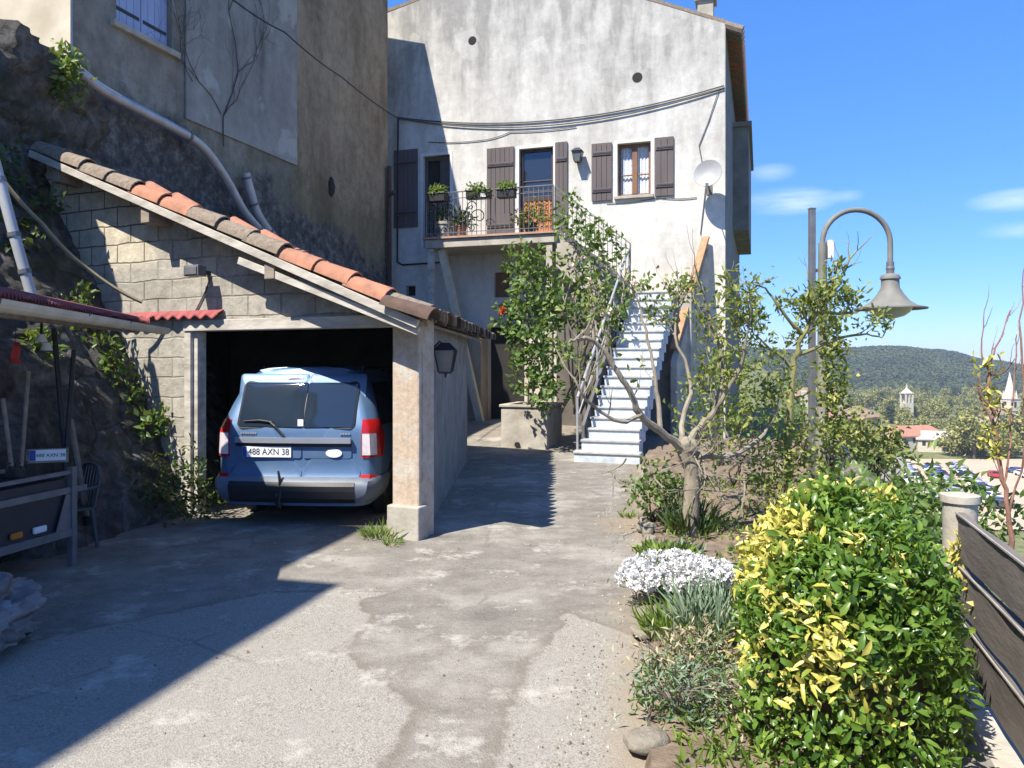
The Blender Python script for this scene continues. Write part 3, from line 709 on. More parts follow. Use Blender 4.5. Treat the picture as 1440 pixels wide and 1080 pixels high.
for row in range(3):
    for k in range(7):
        y = 178 - k * 4.2; x = 117 + row * 6.5 - k * 1.2
        lot_car(random.choice([0, 0, 0, 1, 3, 2]), x, y, R(100) + random.uniform(-.1, .1), 'right hand rows')
lot_car(4, 108.0, 172, R(75), 'middle'); 

# ------------------------------------------------------------------ village house
house = thing('village_house', 'tall pale plastered village house with grey brown shutters and a balcony', 'house', HO, HR)
TOP = [(-8.5, 10.25), (-7.2, 10.52), (-4.6, 11.0), (-2.65, 10.12), (-1.5, 9.62), (0.0, 8.95)]
def top_z(x):
    for (a, b), (c, d) in zip(TOP, TOP[1:]):
        if a <= x <= c: return b + (d - b) * (x - a) / (c - a)
    return TOP[-1][1]
HOLES = [(-2.35, -1.60, 5.36, 6.55), (-4.68, -3.85, 4.40, 6.63), (-7.15, -6.44, 4.40, 6.66), (-7.62, -7.36, 3.25, 3.5), (-5.45, -4.55, 0.1, 2.45), (-5.3, -4.92, 3.15, 3.75)]
def holed_wall(x0, x1, z0, holes, depth, zt):
    m = MB()
    xs = sorted(set([x0, x1] + [h[0] for h in holes] + [h[1] for h in holes] + [p[0] for p in TOP if x0 < p[0] < x1]))
    zs = sorted(set([z0] + [h[2] for h in holes] + [h[3] for h in holes]))
    for xa, xb in zip(xs, xs[1:]):
        xm = (xa + xb) / 2
        for i, za in enumerate(zs):
            if i + 1 < len(zs):
                zb = zs[i + 1]; zm = (za + zb) / 2
                if any(h[0] < xm < h[1] and h[2] < zm < h[3] for h in holes): continue
                m.add([(xa, 0, za), (xb, 0, za), (xb, 0, zb), (xa, 0, zb)], [(0, 1, 2, 3)])
            else: m.add([(xa, 0, za), (xb, 0, za), (xb, 0, zt(xb)), (xa, 0, zt(xa))], [(0, 1, 2, 3)])
    for (a, b, c, d) in holes:
        m.add([(a, 0, c), (a, depth, c), (a, depth, d), (a, 0, d)], [(0, 1, 2, 3)])
        m.add([(b, 0, c), (b, depth, c), (b, depth, d), (b, 0, d)], [(3, 2, 1, 0)])
        m.add([(a, 0, d), (a, depth, d), (b, depth, d), (b, 0, d)], [(0, 1, 2, 3)])
        m.add([(a, 0, c), (a, depth, c), (b, depth, c), (b, 0, c)], [(3, 2, 1, 0)])
    return m
m = holed_wall(-8.5, 0.0, -0.4, HOLES, 0.22, top_z)
m.build('facade', M_FACADE, house, fix=True)
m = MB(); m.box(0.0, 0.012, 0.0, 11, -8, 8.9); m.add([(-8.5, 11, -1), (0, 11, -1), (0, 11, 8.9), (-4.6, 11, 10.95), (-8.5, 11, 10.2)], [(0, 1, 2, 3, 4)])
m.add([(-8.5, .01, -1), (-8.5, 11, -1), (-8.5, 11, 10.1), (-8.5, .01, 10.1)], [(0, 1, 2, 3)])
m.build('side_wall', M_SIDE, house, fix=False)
# roof sheet of tiles with a verge, jagged tile ends along the right eave
m = MB()
for (a, b), (c, d) in zip(TOP, TOP[1:]):
    if a < -8: a = -8.6
    m.add([(a, .02, b + .02), (c, .02, d + .02), (c, 11.1, d + .02), (a, 11.1, b + .02), (a, .02, b + .1), (c, .02, d + .1), (c, 11.1, d + .1), (a, 11.1, b + .1)], [(0, 1, 2, 3), (4, 5, 6, 7), (0, 1, 5, 4), (2, 3, 7, 6)], 0)
y = 0.0
while y < 11:
    m.tube([(-.35, y + .12, 9.12), (0.22, y + .12, 8.86), (0.36, y + .12, 8.80)], [.10, .105, .105], 8, random.choice([0, 0, 1])); y += 0.25
m.build('roof', [M_TILE_G, M_TILE_O], house)
m = MB(); m.box(-.62, -.28, .5, .84, 8.9, 9.75); m.box(-.68, -.22, .44, .9, 9.75, 9.86); m.tube([(-.45, .67, 9.86), (-.45, .67, 10.25)], .11, 10)
m.build('chimney', M_CONC, house)
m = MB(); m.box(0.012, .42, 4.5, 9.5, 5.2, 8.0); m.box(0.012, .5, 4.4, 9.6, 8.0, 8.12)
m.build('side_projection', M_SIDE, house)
for (x, z, r) in [(-5.86, 9.34, .105), (-1.9, 8.0, .115)]:
    m = MB(); m.lathe([(r * .96, -.01), (r, .004), (r * .9, .005), (0.0, .006)], (x, 0, z), 20, 0, Matrix.Rotation(R(90), 4, 'X'))
    m.build('vent_hole_disc', M_DARKROOM, house)  # flat dark disc paints the unlit inside of the vent
def shutter(x0, x1, z0, z1, mat=M_SHUTTER, parent=house, yy=-.045):
    m = MB(); n = max(3, round((x1 - x0) / .12)); w = (x1 - x0) / n
    for i in range(n): m.box(x0 + i * w + .003, x0 + (i + 1) * w - .003, yy, yy + .03, z0, z1)
    for zz in (z0 + .18 * (z1 - z0), z0 + .82 * (z1 - z0)): m.box(x0 + .02, x1 - .02, yy - .022, yy - .001, zz - .045, zz + .045)
    s = m.build('shutter', mat, parent, bevel=.004)
    for zz in (z0 + .18 * (z1 - z0), z0 + .82 * (z1 - z0)): h = MB(); h.box(x0 + .05, x1 - .03, yy - .030, yy - .0225, zz - .016, zz + .016); h.build('hinge_strap', M_IRON, s)
    return s
for a in [(-2.94, -2.47, 5.28, 6.59), (-1.51, -1.09, 5.30, 6.60), (-5.48, -4.80, 4.44, 6.70), (-3.80, -3.50, 4.44, 6.70), (-7.93, -7.28, 4.94, 6.86)]: shutter(*a)
def surround(x0, x1, z0, z1, w=.07):
    m = MB(); m.box(x0 - w, x0, -.012, 0.004, z0, z1 + w); m.box(x1, x1 + w, -.012, 0.004, z0, z1 + w); m.box(x0, x1, -.012, 0.004, z1, z1 + w)
    m.build('surround', plain('clean_white_render', (0.66, 0.64, 0.60), (0.57, 0.55, 0.51), 3, .9, 0, .1), house)
for h in HOLES[:3]: surround(*h)
def window(x0, x1, z0, z1):
    m = MB(); w = .06; y0, y1 = .12, .17
    m.box(x0, x0 + w, y0, y1, z0, z1); m.box(x1 - w, x1, y0, y1, z0, z1); m.box(x0 + w, x1 - w, y0, y1, z1 - w, z1); m.box(x0 + w, x1 - w, y0, y1, z0, z0 + w)
    xm = (x0 + x1) / 2; m.box(xm - .06, xm + .06, y0 - .012, y1, z0 + w, z1 - w)
    for s0, s1 in ((x0 + w, xm - .06), (xm + .06, x1 - w)): m.box(s0, s1, y0 + .01, y1 - .01, z0 + .40 * (z1 - z0), z0 + .40 * (z1 - z0) + .03)
    f = m.build('window', M_BROWNWOOD, house, bevel=.004)
    c = MB(); nseg = 40
    for i in range(nseg):
        a = x0 + .05 + (x1 - x0 - .1) * i / nseg; b = x0 + .05 + (x1 - x0 - .1) * (i + 1) / nseg
        c.add([(a, .205 + .012 * math.sin(i * 1.3), z0 + .05), (b, .205 + .012 * math.sin((i + 1) * 1.3), z0 + .05), (b, .205 + .012 * math.sin((i + 1) * 1.3), z1 - .05), (a, .205 + .012 * math.sin(i * 1.3), z1 - .05)], [(0, 1, 2, 3)])
    c.build('curtain', M_LACE, f, smooth=True)
    b = MB(); b.box(x0 - .0, x1, .25, .26, z0, z1); b.build('room_backing', M_DARKROOM, f)
window(*HOLES[0])
m = MB(); m.box(-2.42, -1.53, -.07, .02, 5.29, 5.355); m.build('sill', M_CONC, house, bevel=.006)
# main door: glazed top, orange wooden lattice below
x0, x1, z0, z1 = HOLES[1]
m = MB(); w = .07
m.box(x0, x0 + w, .1, .17, z0, z1); m.box(x1 - w, x1, .1, .17, z0, z1); m.box(x0 + w, x1 - w, .1, .17, z1 - w, z1); m.box(x0 + w, x1 - w, .1, .17, 5.40, 5.52)
m.box(x0 + w, x1 - w, .12, .16, 5.62, 5.65); m.box(x0 + w, x1 - w, .12, .16, 5.86, 5.89)
dd = m.build('door', plain('dark_brown_door_wood', (0.06, 0.035, 0.025), (0.035, 0.02, 0.015), 8, .5, 0, .1), house, bevel=.004)
m = MB(); m.box(x0 + w, x1 - w, .14, .15, 5.52, z1 - w); m.build('pane', M_GLASS, dd)
m = MB(); m.box(x0 + w, x1 - w, .13, .15, z0, 5.40)
for i in range(6): xx = x0 + w + (i + .5) * (x1 - x0 - 2 * w) / 6; m.box(xx - .025, xx + .025, .105, .13, z0 + .02, 5.39)
for i in range(8): zz = z0 + (i + .5) * 1.0 / 8; m.box(x0 + w, x1 - w, .112, .129, zz - .022, zz + .022)
m.build('lattice_panel', M_ORANGEWOOD, dd)
x0, x1, z0, z1 = HOLES[2]
m = MB(); m.box(x0, x0 + .08, .1, .18, z0, z1); m.box(x1 - .3, x1, .1, .18, z0, z1); m.box(x0 + .08, x1 - .3, .1, .18, z1 - .1, z1); m.box(x0 + .08, x1 - .3, .2, .22, z0, z1 - .1, None, 1)
m.build('left_door', [plain('brown_grey_door_wood', (0.10, 0.08, 0.07), (0.06, 0.05, 0.045), 8, .6, 0, .1), M_DARKROOM], house)
m = MB(); m.box(-5.45, -4.55, .19, .22, .1, 2.45); m.build('dark_opening', M_DARKROOM, house)
m = MB(); m.box(-7.62, -7.36, .18, .22, 3.25, 3.5); m.build('dark_opening', M_DARKROOM, house)
m = MB(); m.box(-5.3, -4.92, .1, .14, 3.15, 3.75); m.build('small_door', M_BROWNWOOD, house)
m = MB(); m.box(-6.5, -5.46, -.45, -.01, -.2, 2.4); m.build('buttress', plain('tan_old_plaster', (0.40, 0.33, 0.235), (0.27, 0.215, 0.15), 2.2, .95, 0, .5), house, bevel=.03)
# balcony, part of the house
bal = MB(); bal.box(-6.55, -3.5, -1.22, -.015, 4.2, 4.40); bs = bal.build('balcony_slab', M_CONC, house, bevel=.015)
m = MB(); m.box(-6.6, -3.46, -1.27, -.015, 4.403, 4.445); m.build('tile_floor', plain('pink_floor_tile', (0.46, 0.29, 0.21), (0.34, 0.21, 0.15), 6, .8, 0, .1), bs)
for (x, b0, wd, mt) in [(-6.44, 0, .13, M_WHITEWOOD), (-3.63, 0, .14, M_CONC)]:
    m = MB(); m.box(x - wd / 2, x + wd / 2, -1.18, -1.18 + wd, b0, 4.197); m.build('balcony_post', mt, house, bevel=.006)
m = MB(); m.bar((-6.22, -1.0, 4.19), (-5.35, -.75, 0.15), .16, .14, (0, 1, 0)); m.build('slanted_prop', plain('cream_timber', (0.60, 0.54, 0.40), (0.45, 0.39, 0.28), 5, .8, 0, .2), house)
def railing(pts, h, step=.11, name='railing', parent=house, r=.009):
    m = MB()
    for a, b in zip(pts, pts[1:]):
        a = Vector(a); b = Vector(b); up = Vector((0, 0, h))
        m.bar(a + up, b + up, .035, .02); m.bar(a + Vector((0, 0, .09)), b + Vector((0, 0, .09)), .022, .014)
        m.bar(a + up * .86, b + up * .86, .02, .012)
        n = max(2, int((b - a).length / step))
        for i in range(n + 1):
            p = a.lerp(b, i / n); rr = r if 0 < i < n else .016
            m.tube([p, p + up], rr, 6)
    return m.build(name, M_GREYIRON, parent)
rl = railing([(-6.52, -.03, 4.445), (-6.52, -1.2, 4.445), (-3.53, -1.2, 4.445)], 1.0, name='balcony_railing')
# scrolled iron panel on the left and middle of the balcony front
m = MB()
def scroll(cx, cz, r, turns, sgn, y=-1.2, rad=.012):
    pts = [(cx + sgn * (r * (1 - t / 26)) * math.cos(t / 26 * turns * 6.283), y, cz + (r * (1 - t / 26)) * math.sin(t / 26 * turns * 6.283)) for t in range(25)]
    m.tube(pts, rad, 5)
for i in range(4):
    for j in range(5):
        scroll(-6.40 + i * .165, 4.60 + j * .17, .078, 1.4, 1 if (i + j) % 2 else -1)
for (cx, cz, r, s) in [(-5.62, 4.85, .2, 1), (-5.25, 4.85, .2, -1), (-5.43, 5.1, .13, 1), (-5.43, 4.6, .12, -1), (-5.0, 4.7, .12, 1)]: scroll(cx, cz, r, 1.3, s)
m.build('iron_scrollwork', M_IRON, rl)

# wires on the facade, satellite dish, lantern
def cable(name, pts, r, label, cat='cable', mat=M_BLACK, group=None, sub=8, sag=0):
    P = [Vector(p) for p in pts]; out = []
    for a, b in zip(P, P[1:]):
        for i in range(sub):
            t = i / sub; q = a.lerp(b, t); q.z -= sag * 4 * t * (1 - t); out.append(q)
    out.append(P[-1]); m = MB(); m.tube(out, r, 5)
    return tag(m.build(name, mat, smooth=True), label, cat, group)
M_CABLE = plain('grey_cable', (0.09, 0.09, 0.09), (0.06, 0.06, 0.06), 3, .7, 0, 0)
def hcat(x0, z0, x1, z1, sag, y=-.03, n=20):
    return [hw(x0 + (x1 - x0) * i / n, y, z0 + (z1 - z0) * i / n - sag * 4 * (i / n) * (1 - i / n)) for i in range(n + 1)]
cable('overhead_cable', hcat(-7.85, 7.69, -.02, 7.60, .42), .016, 'upper grey cable sagging across the pale facade', mat=M_CABLE, sub=1)
cable('overhead_cable', hcat(-7.85, 7.67, -.02, 7.55, .50, -.035), .015, 'lower grey cable sagging across the pale facade', mat=M_CABLE, sub=1)
cable('wall_cable', [hw(-7.82, -.03, 7.69), hw(-7.84, -.03, 4.1), hw(-7.7, -.03, 4.02), hw(-6.7, -.03, 4.04)], .022, 'dark conduit running down the shaded edge of the facade', mat=M_BLACK)
cable('wall_cable', [hw(-7.0, -.02, 7.0), hw(-5.6, -.02, 6.92), hw(-4.9, -.02, 7.05), hw(-3.3, -.02, 7.02)], .009, 'thin cable fixed over the balcony doors', mat=M_CABLE, sag=.03)
cable('wall_cable', [hw(-.12, -.03, 7.55), hw(-.35, -.02, 6.85), hw(-.55, -.02, 6.35), hw(-.4, -.03, 5.5), hw(-.52, -.02, 4.4)], .010, 'thin black cable dropping to the satellite dish', mat=M_CABLE)
cable('wall_cable', [hw(-2.6, -.02, 5.22), hw(-1.4, -.02, 5.27), hw(-.6, -.02, 5.22)], .009, 'thin cable under the curtained window', mat=M_CABLE, sag=.03)
ds = thing('satellite_dish', 'white satellite dish on the right edge of the pale facade', 'satellite dish', hw(-.33, 0, 5.62), HR)
m = MB(); Mx = Matrix.Rotation(R(-12), 4, 'Z') @ Matrix.Rotation(R(78), 4, 'X')
m.lathe([(0.0, -.07), (.12, -.058), (.22, -.025), (.30, .02), (.305, .02), (.30, .028), (.22, -.012), (.12, -.046), (0, -.058)], (0, -.46, 0), 28, 0, Mx); m.build('reflector', M_DISH, ds, smooth=True)
m = MB(); m.tube([(0, 0, -.25), (0, -.2, -.25), (0, -.4, -.05)], .022, 8); m.box(-.06, .06, -.02, 0, -.36, -.14)
m.tube([(0.0, -.46, -.29), (0, -.82, -.33)], .012, 6); m.build('mount_arm', M_GREYIRON, ds)
m = MB(); m.tube([(0, -.80, -.33), (0, -.86, -.27)], .035, 10); m.build('receiver', M_WHITE, ds)
def wall_lantern(name, label, loc, rz, s=1.0, arm=.16):
    t = thing(name, label, 'wall lamp', loc, rz)
    m = MB(); m.box(-.05, .05, -.02, 0, -.12, .12); m.tube([(0, 0, .05), (0, -arm * .6, .14), (0, -arm, .1)], .012 * s, 6); m.build('bracket', M_IRON, t)
    m = MB(); a, b = .12 * s, .075 * s; zt, zb = .06 * s, -.19 * s
    for sx in (-1, 1):
        for sy in (-1, 1): m.bar((sx * a, -arm + sy * a, zt), (sx * b, -arm + sy * b, zb), .014 * s, .014 * s)
    m.box(-b, b, -arm - b, -arm + b, zb - .02 * s, zb); m.tube([(0, -arm, zb - .02 * s), (0, -arm, zb - .07 * s)], [.02 * s, .006 * s], 8)
    m.add([(-a * 1.2, -arm - a * 1.2, zt), (a * 1.2, -arm - a * 1.2, zt), (a * 1.2, -arm + a * 1.2, zt), (-a * 1.2, -arm + a * 1.2, zt), (-.05 * s, -arm - .05 * s, zt + .09 * s), (.05 * s, -arm - .05 * s, zt + .09 * s), (.05 * s, -arm + .05 * s, zt + .09 * s), (-.05 * s, -arm + .05 * s, zt + .09 * s)],
          [(0, 1, 5, 4), (1, 2, 6, 5), (2, 3, 7, 6), (3, 0, 4, 7), (4, 5, 6, 7), (3, 2, 1, 0)])
    m.build('lantern_frame', M_IRON, t)
    m = MB(); k = .9
    m.add([(-b * k, -arm - b * k, zb), (b * k, -arm - b * k, zb), (b * k, -arm + b * k, zb), (-b * k, -arm + b * k, zb), (-a * k, -arm - a * k, zt), (a * k, -arm - a * k, zt), (a * k, -arm + a * k, zt), (-a * k, -arm + a * k, zt)], [(0, 1, 5, 4), (1, 2, 6, 5), (2, 3, 7, 6), (3, 0, 4, 7)])
    m.build('glass_panes', plain('frosted_lantern_glass', (0.16, 0.18, 0.185), (0.11, 0.125, 0.13), 4, .25, 0, 0), t)
    return t
wall_lantern('wall_lantern', 'black wall lantern between the balcony door and the curtained window', hw(-3.23, 0, 6.35), HR, .9, .18)

# ------------------------------------------------------------------ outside staircase
st = thing('stone_staircase', 'outside stone staircase with pale painted steps climbing to the balcony', 'staircase', HO, HR)
NS = 18; yb, yt = -5.15, -1.15; zb0 = 0.0; rise = 3.07 / NS
for i in range(NS):
    u = i / NS; y0 = yb + (yt - yb) * u; y1 = yb + (yt - yb) * (i + 1) / NS
    xc = -1.60 + 0.22 * u; w = .43 if i > 1 else (.53 if i == 0 else .47)
    z1 = (i + 1) * rise
    m = MB(); m.box(xc - w, xc + w, y0, y1 + .2, max(-.1, z1 - rise - .25), z1 - .035, None, 0); m.box(xc - w - .012, xc + w + .012, y0 - .025, y1 + .02, z1 - .034, z1, None, 1)
    m.build('step', [M_STEPPAINT, M_TREAD], st, bevel=.006)
m = MB(); m.box(-1.85, -.62, -1.15, -.01, -.1, 3.065); m.build('landing', M_CONC, st)
NS2 = 7; r2 = (4.40 - 3.07) / NS2
for i in range(NS2):
    xa = -1.86 - i * .235; z1 = 3.07 + (i + 1) * r2
    m = MB(); m.box(xa - .26, xa, -1.1, -.012, z1 - r2 - .05, z1); m.build('step', M_CONC, st, bevel=.006)
m = MB(); m.prism([(-1.84, -1.13, 2.2), (-1.84, -1.13, 3.06), (-3.49, -1.13, 4.39), (-3.49, -1.13, 3.7)], (0, .06, 0)); m.build('flight_stringer', M_CONC, st)
# solid wall carrying the lower flight, on its left side
m = MB(); m.add([(-2.07, yb + .5, -.1), (-2.07, yb + .5, .55), (-1.87, yt, 3.35), (-1.87, yt, -.1), (-2.12, yb + .5, -.1), (-2.12, yb + .5, .55), (-1.92, yt, 3.35), (-1.92, yt, -.1)], [(0, 1, 2, 3), (7, 6, 5, 4), (0, 4, 5, 1), (1, 5, 6, 2), (2, 6, 7, 3)]); m.build('stair_side_wall', plain('shade_grey_stair_wall', (0.15, 0.145, 0.145), (0.075, 0.072, 0.072), 3, .9, 0, .4), st)  # dark grey has the shade of railing and plants painted in
m = MB(); m.box(-3.5, -1.95, -1.05, -.02, -.1, 2.9); m.build('understair_wall', plain('dark_brown_render', (0.17, 0.15, 0.13), (0.08, 0.07, 0.06), 2.2, .95, 0, .5), st)  # plain dark brown infill under the upper flight
railing([(-3.5, -1.16, 4.42), (-1.87, -1.16, 3.10)], 1.0, .12, 'upper_stair_railing', st)
m = MB(); ra, rb = Vector((-1.90, -1.16, 3.12)), Vector((-2.12, yb + .2, .15))
m.tube([ra + Vector((0, 0, .88)), rb + Vector((0, 0, .88))], .024, 8); m.tube([ra + Vector((0, 0, .55)), rb + Vector((0, 0, .55))], .012, 6)
for f in (0, .34, .67, 1): p = ra.lerp(rb, f); m.tube([p, p + Vector((0, 0, .88))], .020, 8)
m.build('lower_stair_railing', plain('light_grey_iron', (0.42, 0.42, 0.42), (0.3, 0.3, 0.3), 6, .5, .2, .05), st)
# sloping parapet with an orange coping right of the steps
m = MB()
A, B = Vector((-1.02, -1.65, 1.75)), Vector((-.50, -.10, 4.2))
m.prism([(A.x + .04, A.y, 0), (A.x + .04, A.y, A.z - .12), (B.x + .04, B.y, B.z - .12), (B.x + .04, B.y, 0)], (.12, .0, 0)); m.build('parapet', M_CONC, st)
m = MB(); m.bar(A + Vector((.1, 0, .13)), B + Vector((.1, 0, .13)), .17, .06); m.build('parapet_coping', plain('weathered_orange_board', (0.46, 0.25, 0.12), (0.27, 0.14, 0.07), 10, .7, 0, .3), st, bevel=.01)

# planter, climbers and balcony flowers
pl = thing('stone_planter', 'rectangular cement planter trough at the foot of the staircase', 'planter', hw(-3.38, -3.3, 0), HR)
m = MB(); X, Y, h = .44, .55, .78; t_ = .07
m.box(-X, X, -Y, -Y + t_, 0, h); m.box(-X, X, Y - t_, Y, 0, h); m.box(-X, -X + t_, -Y + t_, Y - t_, 0, h); m.box(X - t_, X, -Y + t_, Y - t_, 0, h); m.build('trough', M_CONC, pl, bevel=.012)
m = MB()
m.box(-X - .03, X + .03, -Y - .03, -Y + .1, h + .002, h + .05); m.box(-X - .03, X + .03, Y - .1, Y + .03, h + .002, h + .05); m.box(-X - .03, -X + .1, -Y + .1, Y - .1, h + .002, h + .05); m.box(X - .1, X + .03, -Y + .1, Y - .1, h + .002, h + .05)
m.build('rim', M_CONC, pl, bevel=.01)
m = MB(); m.box(-X + t_, X - t_, -Y + t_, Y - t_, .3, h - .06); m.build('soil', M_SOIL, pl)
m = MB(); m.lathe([(.05, -.01), (.05, .03), (0, .03)], (-.12, -Y - .005, .10), 12, 0, Matrix.Rotation(R(90), 4, 'X')); m.build('drain_hole', M_DARKROOM, pl)

def branch(m, p, d, length, r, depth, ends, spread=.6, kids=3, up=.15, wob=.12, seg=6):
    pts = [Vector(p)]; rs = [r]; d = Vector(d).normalized(); n = 5
    for i in range(n):
        d = (d + Vector((random.gauss(0, wob), random.gauss(0, wob), random.gauss(up, wob)))).normalized()
        pts.append(pts[-1] + d * length / n); rs.append(r * (1 - .55 * (i + 1) / n))
    m.tube(pts, rs, seg)
    if depth == 0: ends += pts[2:]
    else:
        for k in range(kids):
            i = random.randint(2, n); dd = (d + Vector((random.gauss(0, spread), random.gauss(0, spread), random.gauss(.1, spread * .7)))).normalized()
            branch(m, pts[i], dd, length * random.uniform(.55, .8), rs[i] * .65, depth - 1, ends, spread, kids, up, wob, 5)
        if depth == 1: ends += pts[3:]
def leaves_at(name, ends, per, ln, wd, mat, parent, jit=.06, simple=False, up=.4):
    E = np.array([tuple(e) for e in ends]); E = np.repeat(E, per, 0); n = len(E)
    D = rdir(n, up)
    tone = np.clip(np.repeat(rng.random(len(ends)), per) * .55 + rng.random(n) * .45, 0, 1)
    return leaf_mesh(name, E + rng.normal(size=(n, 3)) * jit, D, rdir(n, 1.2), ln * rng.uniform(.55, 1.2, n), wd * rng.uniform(.7, 1.2, n), mat, parent, simple, tone)

cs = thing('climbing_shrub', 'leafy green climbing shrub growing up from the cement planter', 'shrub', hw(-3.38, -3.3, .6), 0)
base = Vector(cs.location)
def rel(px, py, d): return at(px, py, d) - base
bl = [(*rel(757, 505, 13.6), .62, .5, .55), (*rel(745, 450, 13.9), .55, .5, .45), (*rel(752, 395, 14.2), .62, .5, .55), (*rel(735, 365, 14.4), .4, .4, .25), (*rel(785, 430, 14.2), .35, .4, .4), (*rel(762, 548, 13.5), .42, .4, .3), (*rel(715, 455, 13.9), .22, .3, .3)]
foliage('foliage', bl, 2100, .125, .085, M_LEAF_MID, cs, .07, 7, True)
m = MB()
for k in range(7): m.tube([(random.uniform(-.2, .2), random.uniform(-.2, .2), 0), (random.uniform(-.3, .4), random.uniform(-.3, .3), .9), (random.uniform(-.3, .3), random.uniform(0, .6), 2.0), (random.uniform(-.4, .3), random.uniform(.2, .9), 2.9)], [.022, .02, .014, .006], 5)
m.build('stem', M_BARK, cs)
c2 = thing('climbing_shrub', 'loose climbing shrub rambling over the stair railing', 'shrub', hw(-2.9, -2.0, .6), 0); base = Vector(c2.location)
bl = [(*rel(800, 300, 16.0), .3, .3, .42), (*rel(820, 325, 15.8), .42, .3, .35), (*rel(845, 355, 15.6), .42, .4, .42), (*rel(810, 375, 15.5), .35, .3, .3), (*rel(840, 410, 15.2), .6, .4, .35), (*rel(890, 403, 15.2), .32, .3, .16), (*rel(800, 440, 14.9), .38, .3, .35), (*rel(850, 445, 14.6), .45, .4, .2)]
foliage('foliage', bl, 1000, .14, .09, M_LEAF_MID, c2, .09, 6, True)
M_PINK = leafmat('pale_pink_petal', [(0, (0.70, 0.50, 0.42)), (1, (0.80, 0.68, 0.60))], .7, .2)
for b_ in bl[3:]:
    for k in range(3): foliage('flower', [(b_[0] + random.uniform(-.3, .3) * b_[3], b_[1] - .8 * b_[4], b_[2] + random.uniform(-.6, .8) * b_[5], .05, .05, .05)], 10, .09, .08, M_PINK, c2, .02, 5, True)
m = MB()
for k in range(9):
    a = rel(795 + k * 9, 480 - random.random() * 20, 14.6); m.tube([(random.uniform(-.3, .3), random.uniform(-.8, 0), 0), a, a + Vector((random.uniform(-.3, .3), .6, random.uniform(.6, 1.2))), rel(800 + k * 9, 330 + random.random() * 60, 15.7)], [.022, .018, .012, .005], 5)
m.build('stem', M_BARK, c2)
fl = thing('red_flower', 'red flower bloom at the left side of the climbing shrub', 'flower', at(706, 438, 13.7), 0); fl.scale = (.7, .7, .7)
P = rng.normal(size=(40, 3)) * .035; leaf_mesh('petals', P, rdir(40, .4), rdir(40, 1), np.full(40, .10), np.full(40, .08), leafmat('red_petal', [(0, (0.55, 0.04, 0.02)), (1, (0.75, 0.13, 0.05))], .6, .2), fl, True)
m = MB(); m.tube([(0, 0, -.02), (.08, .05, -.25), (.25, .12, -.5)], .008, 5); m.build('stem', M_BARKGREEN, fl)
def flower_box(x, w, label, loc_z=5.42, plant=M_GRASS, trail=False, cache=None):
    t = thing('flower_box', label, 'flower box', hw(x, -1.32, loc_z - .2), HR)
    m = MB(); m.box(-w / 2, w / 2, -.1, .1, 0, .19); m.box(-w / 2 - .015, w / 2 + .015, -.115, .115, .16, .2); m.build('pot', M_BLACK, t, bevel=.012)
    foliage('plant', [(0, 0, .24, w / 2, .1, .07)] + ([(0.05, -.08, .16, w / 2.4, .09, .16)] if trail else []), 260, .09, .035, plant, t, .04, 5, True)
    return t
flower_box(-6.2, .42, 'flower box with yellow green plant on the left end of the balcony railing')
f = flower_box(-5.2, .55, 'flower box with trailing plant and white tag in the middle of the railing', trail=True)
m = MB(); m.box(.08, .2, -.118, -.104, .02, .1); m.build('tag', M_WHITE, f)
flower_box(-4.55, .4, 'narrow dark flower box left of the lattice door', 5.40)
t = thing('potted_plant', 'dark leafy plant in a pot standing on the balcony floor', 'potted plant', hw(-5.75, -1.0, 4.445), HR)
m = MB(); m.lathe([(.09, 0), (.13, .24), (.14, .24), (.14, .27), (.12, .27), (.11, .22), (0, .22)], seg=18); m.build('pot', M_TILE_O, t)
foliage('plant', [(0, 0, .42, .2, .18, .16)], 160, .16, .05, M_LEAF_DARK, t, .05, 5, True)
t = thing('potted_plant', 'light green bushy plant on the balcony in front of the lattice door', 'potted plant', hw(-4.1, -1.02, 4.445), HR)
m = MB(); m.lathe([(.10, 0), (.15, .2), (.16, .2), (.16, .23), (.14, .23), (.12, .19), (0, .19)], seg=18); m.build('pot', M_BLACK, t)
foliage('plant', [(0, 0, .42, .42, .15, .2)], 260, .13, .05, M_LEAF_OLIVE, t, .06, 5, True)
t = thing('potted_plant', 'grey stone tub on the balcony behind the scrolled iron panel', 'potted plant', hw(-6.15, -1.0, 4.445), HR)
m = MB(); m.lathe([(.18, 0), (.22, .3), (.24, .3), (.24, .36), (.2, .36), (.19, .3), (0, .3)], seg=18); m.build('pot', M_CONC, t)
foliage('plant', [(0, 0, .5, .2, .15, .16)], 140, .12, .05, M_LEAF_DARK, t, .05, 5, True)

# ------------------------------------------------------------------ old house on the left (house frame)
old = thing('old_house', 'old weathered house with a blue shuttered window above the garage', 'house', HO, HR)
XW = -7.62
m = MB(); N1 = 60
def stone_top(y):   # bottom edge of the render along the wall
    return 5.35 + (y + 9.72) * (-0.19)
